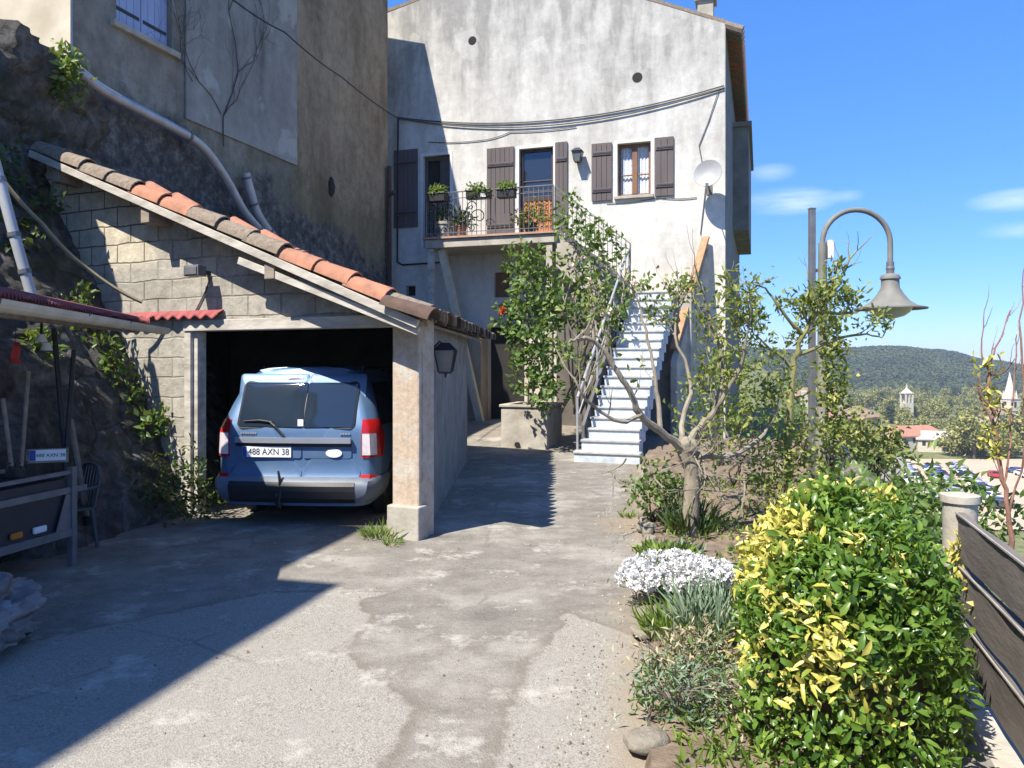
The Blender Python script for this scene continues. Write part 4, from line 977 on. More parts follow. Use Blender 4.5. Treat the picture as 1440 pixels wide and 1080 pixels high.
# near block and far block of rendered wall
def sheet(y0, y1, zf, zt, x, ny, nz, bulge=0.0, seed=0):
    ys_ = np.linspace(y0, y1, ny + 1); V = []
    for y in ys_:
        for k in range(nz + 1):
            z = zf(y) + ((zt(y) if callable(zt) else zt) - zf(y)) * k / nz
            V.append((x + bulge * noise.noise((y * 1.1 + seed, z * 1.1, seed)) + bulge * .5 * noise.noise((y * 3.3, z * 3.3, seed)), y, z))
    n = nz + 1
    return V, [(j * n + k, (j + 1) * n + k, (j + 1) * n + k + 1, j * n + k + 1) for j in range(ny) for k in range(nz)]
wx0, wx1, wz0, wz1 = -9.02, -7.98, 6.22, 7.9    # window along y
def plain_rect(m, x, y0, y1, z0, z1): m.add([(x, y0, z0), (x, y1, z0), (x, y1, z1), (x, y0, z1)], [(0, 1, 2, 3)])
HT = 8.6
m.add(*sheet(-9.72, -4.79, lambda y: 2.6, wz0, XW + .05, 40, 6, .015, 1))
m.add([(XW + .05, -9.72, wz0), (XW + .05, wx0, wz0), (XW + .05, wx0, HT), (XW + .05, -9.72, HT)], [(0, 1, 2, 3)])
m.add([(XW + .05, wx1, wz0), (XW + .05, -4.79, wz0), (XW + .05, -4.79, HT), (XW + .05, wx1, HT)], [(0, 1, 2, 3)])
m.add([(XW + .05, wx0, wz1), (XW + .05, wx1, wz1), (XW + .05, wx1, HT), (XW + .05, wx0, HT)], [(0, 1, 2, 3)])
for (ya, yb_) in ((wx0, wx0 + .001), (wx1 - .001, wx1)): m.box(XW - .2, XW + .05, ya, yb_, wz0, wz1)
m.box(XW - .2, XW + .05, wx0, wx1, wz1 - .001, wz1)
m.build('rendered_wall', M_OLDWALL, old, smooth=False, fix=False)
m = MB(); m.add(*sheet(-4.79, -.98, lambda y: 1.2, lambda y: 10.9 + .6 * (y + .98), XW - .0, 40, 40, .03, 4)); m.box(-14, XW, -.985, -.975, 0, 10.9); m.build('far_rendered_wall', M_OLDWALL, old, smooth=True, fix=False)
m = MB(); m.add(*sheet(-10.2, -.9, lambda y: -.3, 5.6, XW + .0, 150, 100, .05, 9))
V2 = []
for (x, y, z) in m.v:
    lim = stone_top(y); out = -.22 + .42 * max(0, min(1, (3.6 - z) / 3)) * max(0, min(1, (y + 5) / 4))
    vd = noise.voronoi((y * 2.0, z * 2.6, 3))[0]; out += .05 * min(1, (vd[1] - vd[0]) / .3)
    V2.append((x + out, y, z))
m.v = V2; m.build('stone_base', M_ROCK, old, smooth=True, fix=False)
m = MB(); m.box(XW + .052, XW + .085, -7.72, -4.80, 5.30, 8.58); m.build('render_panel', facade_mat('grey_streaked_render', (0.36, 0.345, 0.315), (0.27, 0.255, 0.23), (0.18, 0.17, 0.155), 8.0), old, bevel=.006)
m = MB(); m.box(-16, XW + .045, -9.74, -9.715, 3.5, HT); m.build('end_wall', plain('sunlit_cream_render', (0.60, 0.53, 0.40), (0.42, 0.36, 0.26), 1.6, .95, 0, .4), old)
m = MB(); m.add([(-14, -9.95, HT + 1.5), (XW + .1, -9.95, HT), (XW + .1, -4.79, HT), (-14, -4.79, HT + 1.5)], [(0, 1, 2, 3)]); m.add([(-14, -4.79, 10.4), (XW + .03, -4.79, 8.62), (XW + .03, -.97, 10.92), (-14, -.97, 12.7)], [(0, 1, 2, 3)])
m.build('roof', M_TILE_G, old, fix=False)
sh_p = MB(); n = 2
for (ya, yb_) in ((wx0 + .01, (wx0 + wx1) / 2 - .006), ((wx0 + wx1) / 2 + .006, wx1 - .01)):
    q = MB(); k = 4; w = (yb_ - ya) / k
    for i in range(k): q.box(XW - .06, XW - .03, ya + i * w + .003, ya + (i + 1) * w - .003, wz0 + .02, wz1 - .01)
    s = q.build('shutter', M_BLUESHUT, old, bevel=.004)
    for za in (wz0 + .22, wz1 - .3): q = MB(); q.box(XW - .029, XW - .022, ya + .03, yb_ - .03, za, za + .05); q.build('hinge_strap', M_IRON, s)
m = MB(); m.box(XW - .1, XW + .13, wx0 - .1, wx1 + .1, wz0 - .09, wz0); m.build('sill', M_CONC, old, bevel=.01)
m = MB(); m.box(XW + .06, XW + .12, -1.12, -1.0, 3.2, 6.2); m.tube([(XW + .12, -1.15, 5.5), (XW + .3, -1.2, 5.55)], .05, 6); m.build('rusty_wall_iron', plain('rusty_iron', (0.10, 0.05, 0.035), (0.05, 0.03, 0.025), 8, .9, 0, .2), old)
m = MB(); m.ball((XW + .01, -3.47, 5.2), (.05, .12, .19), 10, 8, .2); m.build('wall_hole', M_DARKROOM, old)
def drainpipe(name, pts, r, label, mat=M_ZINC):
    m = MB(); P = [hw(*p) for p in pts]
    Q = []
    for i in range(len(P) - 1):
        a, b = P[i], P[i + 1]; p0 = P[max(0, i - 1)]; p3 = P[min(len(P) - 1, i + 2)]
        for k in range(6):
            t = k / 6; Q.append(.5 * ((2 * a) + (b - p0) * t + (2 * p0 - 5 * a + 4 * b - p3) * t * t + (3 * a - p0 - 3 * b + p3) * t ** 3))
    Q.append(P[-1]); m.tube(Q, r, 12)
    t = thing(name, label, 'drainpipe', (0, 0, 0))
    o = m.build('pipe', mat, t, smooth=True)
    c = MB()
    for i in (2, len(Q) // 2, len(Q) - 4):
        d = (Q[i + 1] - Q[i]).normalized(); c.tube([Q[i] - d * .02, Q[i] + d * .02], r * 1.18, 12)
    c.build('pipe_clip', M_GREYIRON, t)
drainpipe('drainpipe', [(-7.36, -10.20, 5.19), (-7.36, -9.84, 5.24), (-7.36, -9.38, 5.12), (-7.36, -8.24, 5.01), (-7.36, -7.58, 4.89), (-7.36, -7.03, 4.52), (-7.36, -6.56, 4.07), (-7.36, -5.88, 3.72)], .07, 'long grey drainpipe sloping down the stone base of the old house')
drainpipe('drainpipe', [(-7.40, -6.50, 4.75), (-7.40, -6.37, 4.46), (-7.40, -6.14, 4.09), (-7.40, -5.62, 3.74)], .075, 'short grey drainpipe stub beside the long sloping drainpipe')
# bare creeper on the render and wire along the wall
m = MB(); random.seed(3)
def creeper(p, d, L, r, depth):
    pts = [Vector(p)]; d = Vector(d)
    for i in range(7):
        d = (d + Vector((0, random.gauss(0, .35), random.gauss(0.08, .28)))).normalized(); pts.append(pts[-1] + d * L / 7)
        if depth and random.random() < .55: creeper(pts[-1], d + Vector((0, random.choice([-1, 1]) * .9, .1)), L * .55, r * .6, depth - 1)
    m.tube([hw(XW + .10, q.y, q.z) for q in pts], [r * (1 - .1 * i) for i in range(8)], 4)
creeper((0, -6.9, 5.1), (0, -.05, 1), 3.3, .011, 3); creeper((0, -6.95, 5.6), (0, -.5, .8), 2.2, .008, 2); creeper((0, -7.6, 5.9), (0, -.3, .5), 1.3, .006, 2)
tag(m.build('bare_creeper', M_BARKDARK), 'leafless dark creeper stems spread over the old house render', 'climbing plant')
cable('overhead_cable', [at(318, -8, 11.2), at(400, 45, 12.9), at(480, 108, 15.3), at(562, 168, 18.3)], .014, 'black cable running down along the old house to the facade', mat=M_BLACK, sag=.04)

# ------------------------------------------------------------------ rubble retaining wall on the left
def rock_x(y, z):
    b = 0.0
    for (ya, ba), (yc, bc) in zip([(-6, -1.9), (5.0, -1.75), (5.8, -1.45), (6.3, -.45), (7.0, -.28), (8.4, 0.0), (12, 0.5)], [(5.0, -1.75), (5.8, -1.45), (6.3, -.45), (7.0, -.28), (8.4, 0.0), (12, 0.5), (13, .5)]):
        if ya <= y <= yc: b = ba + (bc - ba) * (y - ya) / (yc - ya)
    x = -3.42 + b - (.50 if y > 6.2 else .2) * min(z, 3.6) - .12 * max(0, z - 3.6) - (.16 * max(0, min(z, 4) - 1.6) if y > 6.2 else 0) + (.45 * max(0, z - 4.1) if y > 8.25 else .2 * max(0, z - 4.1))
    vd = noise.voronoi((y * 2.1 + .3 * noise.noise((y * 2, z * 2, 0)), z * 2.9 + .3 * noise.noise((y * 2, z * 2, 4)), 1))[0]
    return x + .06 * noise.noise((y * 1.3, z * 1.3, 2)) + .05 * noise.noise((y * 3.6, z * 3.6, 5)) + .035 * noise.noise((y * 12, z * 12, 5)) + .06 * min(1, (vd[1] - vd[0]) / .22)
V = []; ysr = np.arange(2.0, 10.0, .045); zsr = np.arange(-.15, 5.45, .045)
topn = lambda y: 5.25 + .25 * noise.noise((y * .9, 0, 0)) - max(0, (y - 8.3)) * .25 - 2.1 * max(0, min(1, (7.0 - y) / .6))
for y in ysr:
    for z in zsr:
        zz = min(z, topn(y)); V.append((rock_x(y, zz) - max(0, z - zz) * 4, y, zz))
n = len(zsr); F = [(j * n + k, (j + 1) * n + k, (j + 1) * n + k + 1, j * n + k + 1) for j in range(len(ysr) - 1) for k in range(n - 1)]
m = MB(); m.add(V, F)
tag(m.build('retaining_wall', M_ROCK, smooth=True, fix=False), 'dark leaning rubble stone retaining wall left of the garage', 'wall')
def wall_plant(pts, n, ln, wd, mat, label, name='wall_plant', sp=.12, cat='plant'):
    b = Vector(pts[0][:3]); t = thing(name, label, cat, b, 0)
    foliage('foliage', [(*(Vector(p) - b), sp * s, sp * s, sp * s) for (*p, s) in pts], n, ln, wd, mat, t, .05, 6, True)
    mm = MB(); P_ = [Vector(p[:3]) - b for p in pts]; P_ = [P_[0] - Vector((.1, 0, .1))] + P_
    mm.tube(P_, .012, 5); mm.build('stem', M_BARKDARK, t); return t
def onrock(y, z): return (rock_x(y, z) + .06, y, z)
wall_plant([(*onrock(8.05 + .25 * (2.2 - z) * .2, z), 1.1 + .25 * math.sin(z * 9)) for z in (.95, 1.25, 1.5, 1.75, 2.0, 2.25)], 520, .085, .05, M_LEAF_MID, 'green creeper trailing down the edge of the rubble wall beside the garage', sp=.13)
wall_plant([(*onrock(7.3, 1.78), 1.1)], 100, .09, .055, M_LEAF_MID, 'bright green tuft on the rubble wall under the gutter', sp=.12)
wall_plant([(*onrock(8.9, 5.0), 1.0), (*onrock(9.0, 4.75), .9), (*onrock(8.95, 5.2), .8)], 260, .10, .06, M_LEAF_MID, 'green plant growing on top of the rubble wall by the drainpipe', sp=.17)
wall_plant([(*onrock(8.1, 3.6), 1.6), (*onrock(8.2, 3.2), 1.5), (*onrock(7.8, 2.9), 1.3)], 420, .09, .06, M_LEAF_DARK, 'dark ivy patch on the rubble wall beside the garage roof', sp=.22)
wall_plant([(-3.35, 7.75, .25, 1.4), (-3.2, 7.95, .2, 1.2), (-3.5, 7.6, .45, 1.2), (-3.3, 7.9, .55, .9)], 620, .07, .035, M_LEAF_DARK, 'dark green weeds at the foot of the rubble wall', sp=.2)
drainpipe('downpipe', [tuple(HM.inverted() @ at(-8, 225, 7.3)), tuple(HM.inverted() @ at(20, 330, 7.3)), tuple(HM.inverted() @ at(46, 420, 7.35))], .05, 'pale grey downpipe leaning on the rubble wall above the shelter', plain('pale_grey_plastic', (0.42, 0.43, 0.44), (0.33, 0.34, 0.35), 5, .5, 0, 0))
cable('hose', [at(-5, 240, 7.4), at(60, 315, 7.6), at(120, 375, 7.9), at(200, 425, 8.1)], .02, 'yellowish hose hanging down the rubble wall', 'hose', plain('faded_hose', (0.30, 0.26, 0.15), (0.2, 0.17, 0.1), 5, .7, 0, 0), sag=.03)

# ------------------------------------------------------------------ garage
ga = thing('garage', 'small block garage with a sloping canal tile roof and open front', 'garage', GO, GR)
OPN_L, OPN_R, LZ = -2.62, -.16, 1.93
def vz(x): return 2.05 + (0.12 - x) * 0.398            # underside of the roof along the verge
# gable above and left of the opening
m = MB(); T = .22
def slab(m, poly, y0=0.0, dep=T): m.prism([(x, y0, z) for x, z in poly], (0, dep, 0))
slab(m, [(-5.4, -.1), (OPN_L - .12, -.1), (OPN_L - .12, vz(OPN_L - .12) - .14), (-5.4, vz(-5.4) - .14)])
slab(m, [(OPN_L - .12, LZ + .12), (-.02, LZ + .12), (-.02, vz(-.02) - .14), (OPN_L - .12, vz(OPN_L - .12) - .14)], 0.0)
m.build('gable_wall', M_BLOCK, ga)
m = MB(); m.box(-.17, .12, 0, .28, -.05, LZ + .1); pi = m.build('pillar', M_PILLAR, ga, bevel=.02)
m = MB(); m.box(-.19, .15, -.06, .12, -.05, .30); m.build('pillar_base', M_CONC, pi, bevel=.015)
BL = GM.inverted() @ Vector((-.73, 12.5, 0))           # far right corner
m = MB(); nseg = 40
a0 = Vector((.122, .05, 0)); a1 = Vector((BL.x, BL.y, 0)); nrm = (a1 - a0).cross(Vector((0, 0, 1))).normalized()
V = []
for i in range(nseg + 1):
    for k in range(17):
        z = -.1 + 2.1 * k / 16; p = a0.lerp(a1, i / nseg)
        o_ = .018 * noise.noise((i * .7, z * 4, 7)); V.append((p.x + nrm.x * o_, p.y + nrm.y * o_, z))
m.add(V, [(i * 17 + k, (i + 1) * 17 + k, (i + 1) * 17 + k + 1, i * 17 + k + 1) for i in range(nseg) for k in range(16)])
m.add([tuple(a0 - nrm * .13), tuple(a1 - nrm * .13), tuple(a1 - nrm * .13 + Vector((0, 0, 2))), tuple(a0 - nrm * .13 + Vector((0, 0, 2)))], [(0, 1, 2, 3)])
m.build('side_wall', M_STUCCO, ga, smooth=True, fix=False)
LW = GM.inverted() @ Vector((-4.7, 12.8, 0))
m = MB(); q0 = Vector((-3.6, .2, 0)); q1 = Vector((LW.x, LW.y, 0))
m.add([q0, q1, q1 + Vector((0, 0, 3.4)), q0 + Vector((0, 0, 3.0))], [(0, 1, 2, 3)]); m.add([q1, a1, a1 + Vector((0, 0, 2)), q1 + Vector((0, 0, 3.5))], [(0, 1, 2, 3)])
m.build('inner_wall', plain('dark_block_wall', (0.14, 0.13, 0.115), (0.07, 0.065, 0.06), 2, .95, 0, .4), ga, fix=False)  # plain dark colour on the inner and back walls
# white beam over the opening, left door frame
m = MB(); m.box(-2.75, -.02, -.035, .15, LZ, LZ + .115); m.build('lintel_beam', M_WHITEWOOD, ga, bevel=.008)
m = MB(); m.box(-2.75, -2.66, -.02, .12, 0, LZ - .003); m.box(-2.655, -2.60, .02, .14, 0, LZ - .003); m.build('door_frame', M_WHITEWOOD, ga, bevel=.006)
m = MB(); m.box(-.20, -.172, .1, .2, .1, LZ - .003); m.build('door_track', M_OLDWOOD, ga)
# roof: deck, fascia, purlins, canal tiles
EX = .42
FR = Vector((.30, -.30, 1.93)); FL = Vector((-4.80, -.30, vz(-4.80) - .04)); 
GB = GM.inverted() @ Vector((-.50, 12.7, 0)); BR_ = Vector((GB.x, GB.y, 1.95)); GB = GM.inverted() @ Vector((-4.4, 12.9, 0)); BL_ = Vector((GB.x, GB.y, 3.75))
m = MB(); up = Vector((0, 0, .03)); m.add([FR, FL, BL_, BR_, FR + up, FL + up, BL_ + up, BR_ + up], [(0, 1, 2, 3), (4, 5, 6, 7), (0, 1, 5, 4), (1, 2, 6, 5), (2, 3, 7, 6), (3, 0, 4, 7)])
rf = m.build('roof_deck', M_OLDWOOD, ga)
m = MB(); m.bar(FR + Vector((0, -.017, .0)), FL + Vector((0, -.017, .0)), .028, .075); m.bar((-1.75, -.27, vz(-1.75) - .20), (.28, -.27, vz(.28) - .115), .035, .07); m.build('fascia_board', M_WHITEWOOD, ga, bevel=.004)
for x in (-4.4, -3.0, -1.35):
    m = MB(); m.box(x - .06, x + .06, -.30, 1.2, vz(x) - .24, vz(x) - .10); m.build('purlin', M_OLDWOOD, ga, bevel=.006)
def canal(m, a, b, r0, r1, mi, updir, flip=1, th=.014):
    a = Vector(a); b = Vector(b); d = (b - a).normalized(); x = d.cross(updir).normalized(); u = x.cross(d)
    V = []; K = 8
    for p, r in ((a, r0), (b, r1)):
        for rr in (r, r - th):
            for k in range(K + 1):
                t = math.pi * k / K; V.append(p + x * math.cos(t) * rr + u * math.sin(t) * rr * flip)
    n = K + 1; F = []
    for k in range(K): F += [(k, k + 1, 2 * n + k + 1, 2 * n + k), (n + k + 1, n + k, 3 * n + k, 3 * n + k + 1), (k, n + k, n + k + 1, k + 1), (2 * n + k, 2 * n + k + 1, 3 * n + k + 1, 3 * n + k)]
    F += [(0, 2 * n, 3 * n, n), (K, n + K, 3 * n + K, 2 * n + K)]
    m.add(V, F, mi)
m = MB(); rows = 27; updir = Vector((.35, 0, 1)).normalized()
for j in range(rows):
    u = j / (rows - 1); hi = FL.lerp(BL_, u); lo = FR.lerp(BR_, u); nt_ = 13
    for i in range(nt_):
        s = i / nt_; a = hi.lerp(lo, s); b = hi.lerp(lo, (i + 1.12) / nt_)
        if j == 0:
            mi = [1, 1, 1, 1, 0, 0, 1, 1, 1, 0, 0, 0, 1][i]; jit = Vector((0, random.uniform(-.012, .012), random.uniform(-.008, .008)))
            canal(m, a + Vector((0, .09, .055)) + jit, b + Vector((0, .09, .072)) + jit, .110, .128, mi, updir)
            # cover tile laid slightly behind at a few places
            if i in (4, 5, 7, 8): canal(m, a + Vector((.05, .2, .12)), b + Vector((-.1, .2, .13)), .09, .105, 0, updir)
        else:
            mi = random.choice([0, 0, 1, 1])
            canal(m, a + Vector((0, 0, .05)), b + Vector((0, 0, .065)), .085, .10, mi, updir)
m.build('roof_tiles', [M_TILE_O, M_TILE_G], ga, smooth=True, fix=False)
# mossy tile ends along the low right eave
m = MB()
for j in range(30):
    p = FR.lerp(BR_, j / 29) + Vector((.0, 0, .05)); canal(m, p + Vector((-.35, 0, .13)), p + Vector((.16 + random.uniform(-.03, .05), 0, -.02)), .09, .11, random.choice([0, 0, 1]), updir)
m.build('eave_tiles', [M_TILE_G, M_TILE_D], ga, smooth=True, fix=False)
m = MB(); V = []
for i in range(61):
    x = -3.75 + 1.55 * i / 60; w_ = .02 * math.cos(i * 1.05)
    V += [(x, -.012, 2.15), (x, -.10, 2.085 + w_), (x, -.10, 2.07 + w_), (x, -.012, 2.135)]
m.add(V, [(i * 4 + a, i * 4 + (a + 1) % 4, i * 4 + 4 + (a + 1) % 4, i * 4 + 4 + a) for i in range(60) for a in range(4)]); m.build('red_flashing', plain('faded_red_flashing', (0.36, 0.075, 0.075), (0.2, 0.05, 0.05), 6, .7, 0, .1), ga, fix=False)
fl_ = thing('floodlight', 'small dark floodlight on the garage gable', 'floodlight', gw(-2.42, 0, 2.53), GR)
m = MB(); m.box(-.025, .025, -.12, 0, -.02, .02); m.build('bracket', M_IRON, fl_)
m = MB(); m.box(-.10, .10, -.24, -.13, -.05, .06); m.box(-.085, .085, -.252, -.24, -.04, .045); m.build('lamp_housing', M_GREYIRON, fl_, bevel=.015)
cable('wall_cable', [gw(-2.38, -.012, 2.5), gw(-2.45, -.012, 2.35), gw(-2.62, -.012, 2.10)], .008, 'thin cable hanging from the floodlight to the garage beam', mat=M_CABLE)
sd = (a1 - a0).normalized(); ang = math.atan2(sd.y, sd.x)
LP = GM @ (a0 + sd * .62 + Vector((0, 0, 1.67)))
wall_lantern('wall_lantern', 'black wall lantern on the shaded garage side wall', LP, GR + ang, .85, .15)

# things standing in the garage
t = thing('plastic_canister', 'pale plastic canister on the garage floor left of the car', 'canister', gw(-2.42, .75, 0), .3)
m = MB(); m.lathe([(.12, 0), (.13, .03), (.13, .32), (.05, .4), (.05, .45), (0, .45)], seg=16); m.build('bottle', plain('dusty_plastic', (0.5, 0.5, 0.47), (0.38, 0.38, 0.35), 4, .5, 0, 0), t, smooth=True)
m = MB(); m.lathe([(.055, .44), (.055, .49), (0, .49)], seg=14); m.build('cap', M_RED, t)
t = thing('weed_clump', 'grass weeds at the foot of the garage pillar', 'weeds', gw(-.25, -.05, 0), 0)
def grass_clump(name, parent, n, rad, ln, wd, mat, lean=.5, z=0):
    a = rng.uniform(0, 6.28, n); r = rad * np.sqrt(rng.random(n)); P = np.stack([r * np.cos(a), r * np.sin(a), np.full(n, z)], 1)
    D = np.stack([np.cos(a) * lean + rng.normal(size=n) * .25, np.sin(a) * lean + rng.normal(size=n) * .25, np.ones(n)], 1)
    return leaf_mesh(name, P, D, rdir(n, .1), ln * rng.uniform(.5, 1.15, n), np.full(n, wd), mat, parent, False, None, .2, .3)
grass_clump('blades', t, 120, .16, .16, .014, M_GRASS, .8)

# ------------------------------------------------------------------ blue estate car seen from behind, parked in the garage
CARR = R(-5)
car = thing('estate_car', 'blue estate car parked nose first in the garage', 'car', (-2.13, 7.56, 0), CARR); car.scale = (.95, .95, .95)
LEN = 4.45
def hwid(z):
    pts = [(.22, .76), (.34, .84), (.5, .865), (.75, .872), (.95, .862), (1.05, .845), (1.25, .775), (1.45, .69), (1.54, .635), (1.60, .53), (1.63, .38), (1.645, .0)]
    if z <= pts[0][0]: return pts[0][1]
    for (a, b), (c, d) in zip(pts, pts[1:]):
        if a <= z <= c: return b + (d - b) * (z - a) / (c - a)
    return 0
def yrear(z): return (0.0 if z > .55 else -.06 * min(1, (.55 - z) / .1)) + (.0 if z < .98 else .30 * ((z - .98) / .66) ** 1.15)
def roofz(s):
    pts = [(0, 1.645), (.1, 1.645), (.55, 1.63), (.62, 1.58), (.78, 1.03), (.95, .86), (1, .72)]
    for (a, b), (c, d) in zip(pts, pts[1:]):
        if a <= s <= c: return b + (d - b) * (s - a) / (c - a)
    return .72
def cin(y): return .10 * max(0, 1 - y / .16) ** 2 + .14 * max(0, (y - (LEN - .5)) / .5) ** 2
ZS = [.22, .30, .36, .44, .54, .64, .75, .85, .95, 1.0, 1.05, 1.15, 1.25, 1.35, 1.45, 1.50, 1.54, 1.58, 1.605, 1.625, 1.638, 1.645]
def side(s, z, sx, off=0):
    y0 = yrear(z); rz_ = roofz(s); zz = z if z < .62 else .62 + (z - .62) * (rz_ - .62) / (1.645 - .62)
    y = y0 + (LEN - y0) * s
    return (sx * max(0, hwid(z) - cin(s * LEN) * (1 if z < 1.6 else 0) + off), y, zz)
SS = [0, .004, .01, .018, .028, .04] + list(np.linspace(.055, .95, 50)) + [.975, 1.0]
m = MB(); V = []; nz = len(ZS)
for s in SS:
    for z in ZS: V.append(side(s, z, -1))
    for z in ZS[-2::-1]: V.append(side(s, z, 1))
n = 2 * nz - 1; F = []
WHEELS = (0.78, 3.62)
for j in range(len(SS) - 1):
    for k in range(n - 1):
        q = (j * n + k, (j + 1) * n + k, (j + 1) * n + k + 1, j * n + k + 1)
        c = sum((Vector(V[i]) for i in q), Vector()) / 4
        if any((c.y - wy) ** 2 + (c.z - .31) ** 2 < .36 ** 2 for wy in WHEELS) and abs(c.x) > .5: continue
        F.append(q)
m.add(V, F)
# rear and front caps
def rear_pt(x, z, off=0.0):
    w = max(.05, hwid(z) - .10); u = min(1, abs(x) / w)
    return (x, yrear(z) - .035 * (1 - u * u) - off, z)
V = []; NC = 24
for z in ZS[:-1]:
    w = max(.02, hwid(z) - (.10 if z < 1.6 else 0))
    for i in range(NC + 1): V.append(rear_pt(-w + 2 * w * i / NC, z))
F = [(k * (NC + 1) + i, k * (NC + 1) + i + 1, (k + 1) * (NC + 1) + i + 1, (k + 1) * (NC + 1) + i) for k in range(nz - 2) for i in range(NC)]
m.add(V, F)
m.add([side(1, z, -1) for z in ZS] + [side(1, z, 1) for z in ZS[::-1]], [tuple(range(2 * nz))])
m.add([(-.76, 0.1, .22), (.76, 0.1, .22), (.7, LEN, .22), (-.7, LEN, .22)], [(0, 1, 2, 3)])
def carpaint():
    mt, nt, b = newmat('blue_metallic_paint')
    v = coords(nt)
    fl = node(nt, 'ShaderNodeTexVoronoi', None, Vector=v, Scale=900.0).outputs['Color']
    col = mixc(nt, .12, (0.078, 0.150, 0.270), fl, 'OVERLAY')
    dust = noi(nt, v, 3, 6); col = mixc(nt, ramp(nt, dust, [(.45, 0.0), (.75, .25)]), col, (0.26, 0.27, 0.28))
    nt.links.new(col, b.inputs['Base Color']); b.inputs['Metallic'].default_value = .25; b.inputs['Roughness'].default_value = .48
    b.inputs['Coat Weight'].default_value = .15; b.inputs['Coat Roughness'].default_value = .12
    return mt
M_CAR = carpaint()
M_SILVER = plain('satin_silver_trim', (0.42, 0.44, 0.47), (0.36, 0.38, 0.41), 5, .35, .5, 0)
M_CARGLASS = glassmat('dark_car_glass', (0.016, 0.026, 0.042), .05)
M_TAILRED = plain('red_tail_lens', (0.42, 0.012, 0.012), (0.32, 0.008, 0.008), 8, .15, 0, 0)
M_TAILCLEAR = plain('clear_tail_lens', (0.72, 0.66, 0.66), (0.55, 0.48, 0.48), 14, .12, 0, .1)
m.build('body', M_CAR, car, smooth=True, fix=True)
def rear_panel(x0, x1, z0, z1, off, rc=.05, nx=14, nzz=14, th=.012):
    """rounded panel lying on the rear face"""
    P = []
    def corner(cx, cz, a0):
        return [(cx + rc * math.cos(a0 + t * math.pi / 10), cz + rc * math.sin(a0 + t * math.pi / 10)) for t in range(6)]
    out = corner(x1 - rc, z1 - rc, 0) + corner(x0 + rc, z1 - rc, math.pi / 2) + corner(x0 + rc, z0 + rc, math.pi) + corner(x1 - rc, z0 + rc, 1.5 * math.pi)
    # lay as rings toward centre so that the panel follows the curved face
    cx, cz = (x0 + x1) / 2, (z0 + z1) / 2; mm = MB(); V = []; ring = len(out); K = [1.0, .995, .9, .7, .45, .2]
    V += [rear_pt(x, z, off - th) for x, z in out]
    for k in K: V += [rear_pt(cx + (x - cx) * k, cz + (z - cz) * k, off if k < .999 else off - .003) for x, z in out]
    V.append(rear_pt(cx, cz, off)); F = []
    for r_ in range(len(K)):
        for i in range(ring): F.append((r_ * ring + i, r_ * ring + (i + 1) % ring, (r_ + 1) * ring + (i + 1) % ring, (r_ + 1) * ring + i))
    F += [(len(K) * ring + i, len(K) * ring + (i + 1) % ring, len(V) - 1) for i in range(ring)]
    mm.add(V, F); return mm
XS_ = .085
d1 = rear_panel(-.690, XS_ - .004, .50, 1.565, .008, .035).build('rear_door', M_CAR, car, smooth=True)
d2 = rear_panel(XS_ + .004, .690, .50, 1.565, .008, .035).build('rear_door', M_CAR, car, smooth=True)
rear_panel(-.63, .63, 1.0, 1.49, .012, .06).build('window_seal', M_BLACK, car, smooth=True)
rear_panel(-.61, XS_ - .003, 1.02, 1.475, .018, .02).build('rear_window', M_CARGLASS, d1, smooth=True)
rear_panel(XS_ + .003, .61, 1.02, 1.475, .018, .02).build('rear_window', M_CARGLASS, d2, smooth=True)
rear_panel(-.62, XS_ - .006, .70, .89, .013, .03).build('plate_recess', M_CAR, d1, smooth=True)
rear_panel(XS_ + .006, .60, .70, .89, .013, .03).build('plate_recess', M_CAR, d2, smooth=True)
m = MB(); pts = [rear_pt(-.62 + 1.22 * i / 14, .885, .035) for i in range(15)]
for a, b in zip(pts, pts[1:]): m.bar(a, b, .045, .055)
m.build('handle_trim', M_SILVER, car, smooth=False)
m = MB(); pts = [rear_pt(-.62 + 1.22 * i / 14, .838, .02) for i in range(15)]
for a, b in zip(pts, pts[1:]): m.bar(a, b, .03, .034)
m.build('handle_shadow', M_BLACK, car)  # black strip painted in as the shadow below the handle trim
# plate with characters
def text_mesh(txt, size, parent, loc, rot, mat, name, ext=.001, sx=1.0):
    c = bpy.data.curves.new('t', 'FONT'); c.body = txt; c.size = size; c.align_x = 'CENTER'; c.align_y = 'CENTER'; c.extrude = ext
    o = bpy.data.objects.new('t', c); COL.objects.link(o)
    dg = bpy.context.evaluated_depsgraph_get(); me = bpy.data.meshes.new_from_object(o.evaluated_get(dg)); me.name = name
    bpy.data.objects.remove(o); bpy.data.curves.remove(c)
    me.materials.clear(); me.materials.append(mat)
    q = bpy.data.objects.new(name, me); COL.objects.link(q); q.parent = parent; q.location = loc; q.rotation_euler = rot; q.scale = (sx, 1, 1); return q
def number_plate(parent, cx, cy, cz, rot=(0, 0, 0), w=.52, h=.11, txt='488 AXN 38'):
    e = bpy.data.objects.new('plate_tmp', None)
    m = MB(); m.box(-w / 2, w / 2, -.004, .004, -h / 2, h / 2, None, 0); m.box(-w / 2 + .002, -w / 2 + .045, -.006, -.0035, -h / 2 + .002, h / 2 - .002, None, 1)
    p = m.build('number_plate', [M_WHITE, plain('plate_blue', (0.02, 0.07, 0.35), (0.02, 0.06, 0.3), 3, .5, 0, 0)], parent); p.location = (cx, cy, cz); p.rotation_euler = rot
    text_mesh(txt, .092, p, (.022, -.006, -.002), (R(90), 0, 0), M_BLACK, 'plate_text', .0008, .92)
    return p
number_plate(car, -.285, rear_pt(-.285, .77, .026)[1], .765, (0, 0, R(-1)))
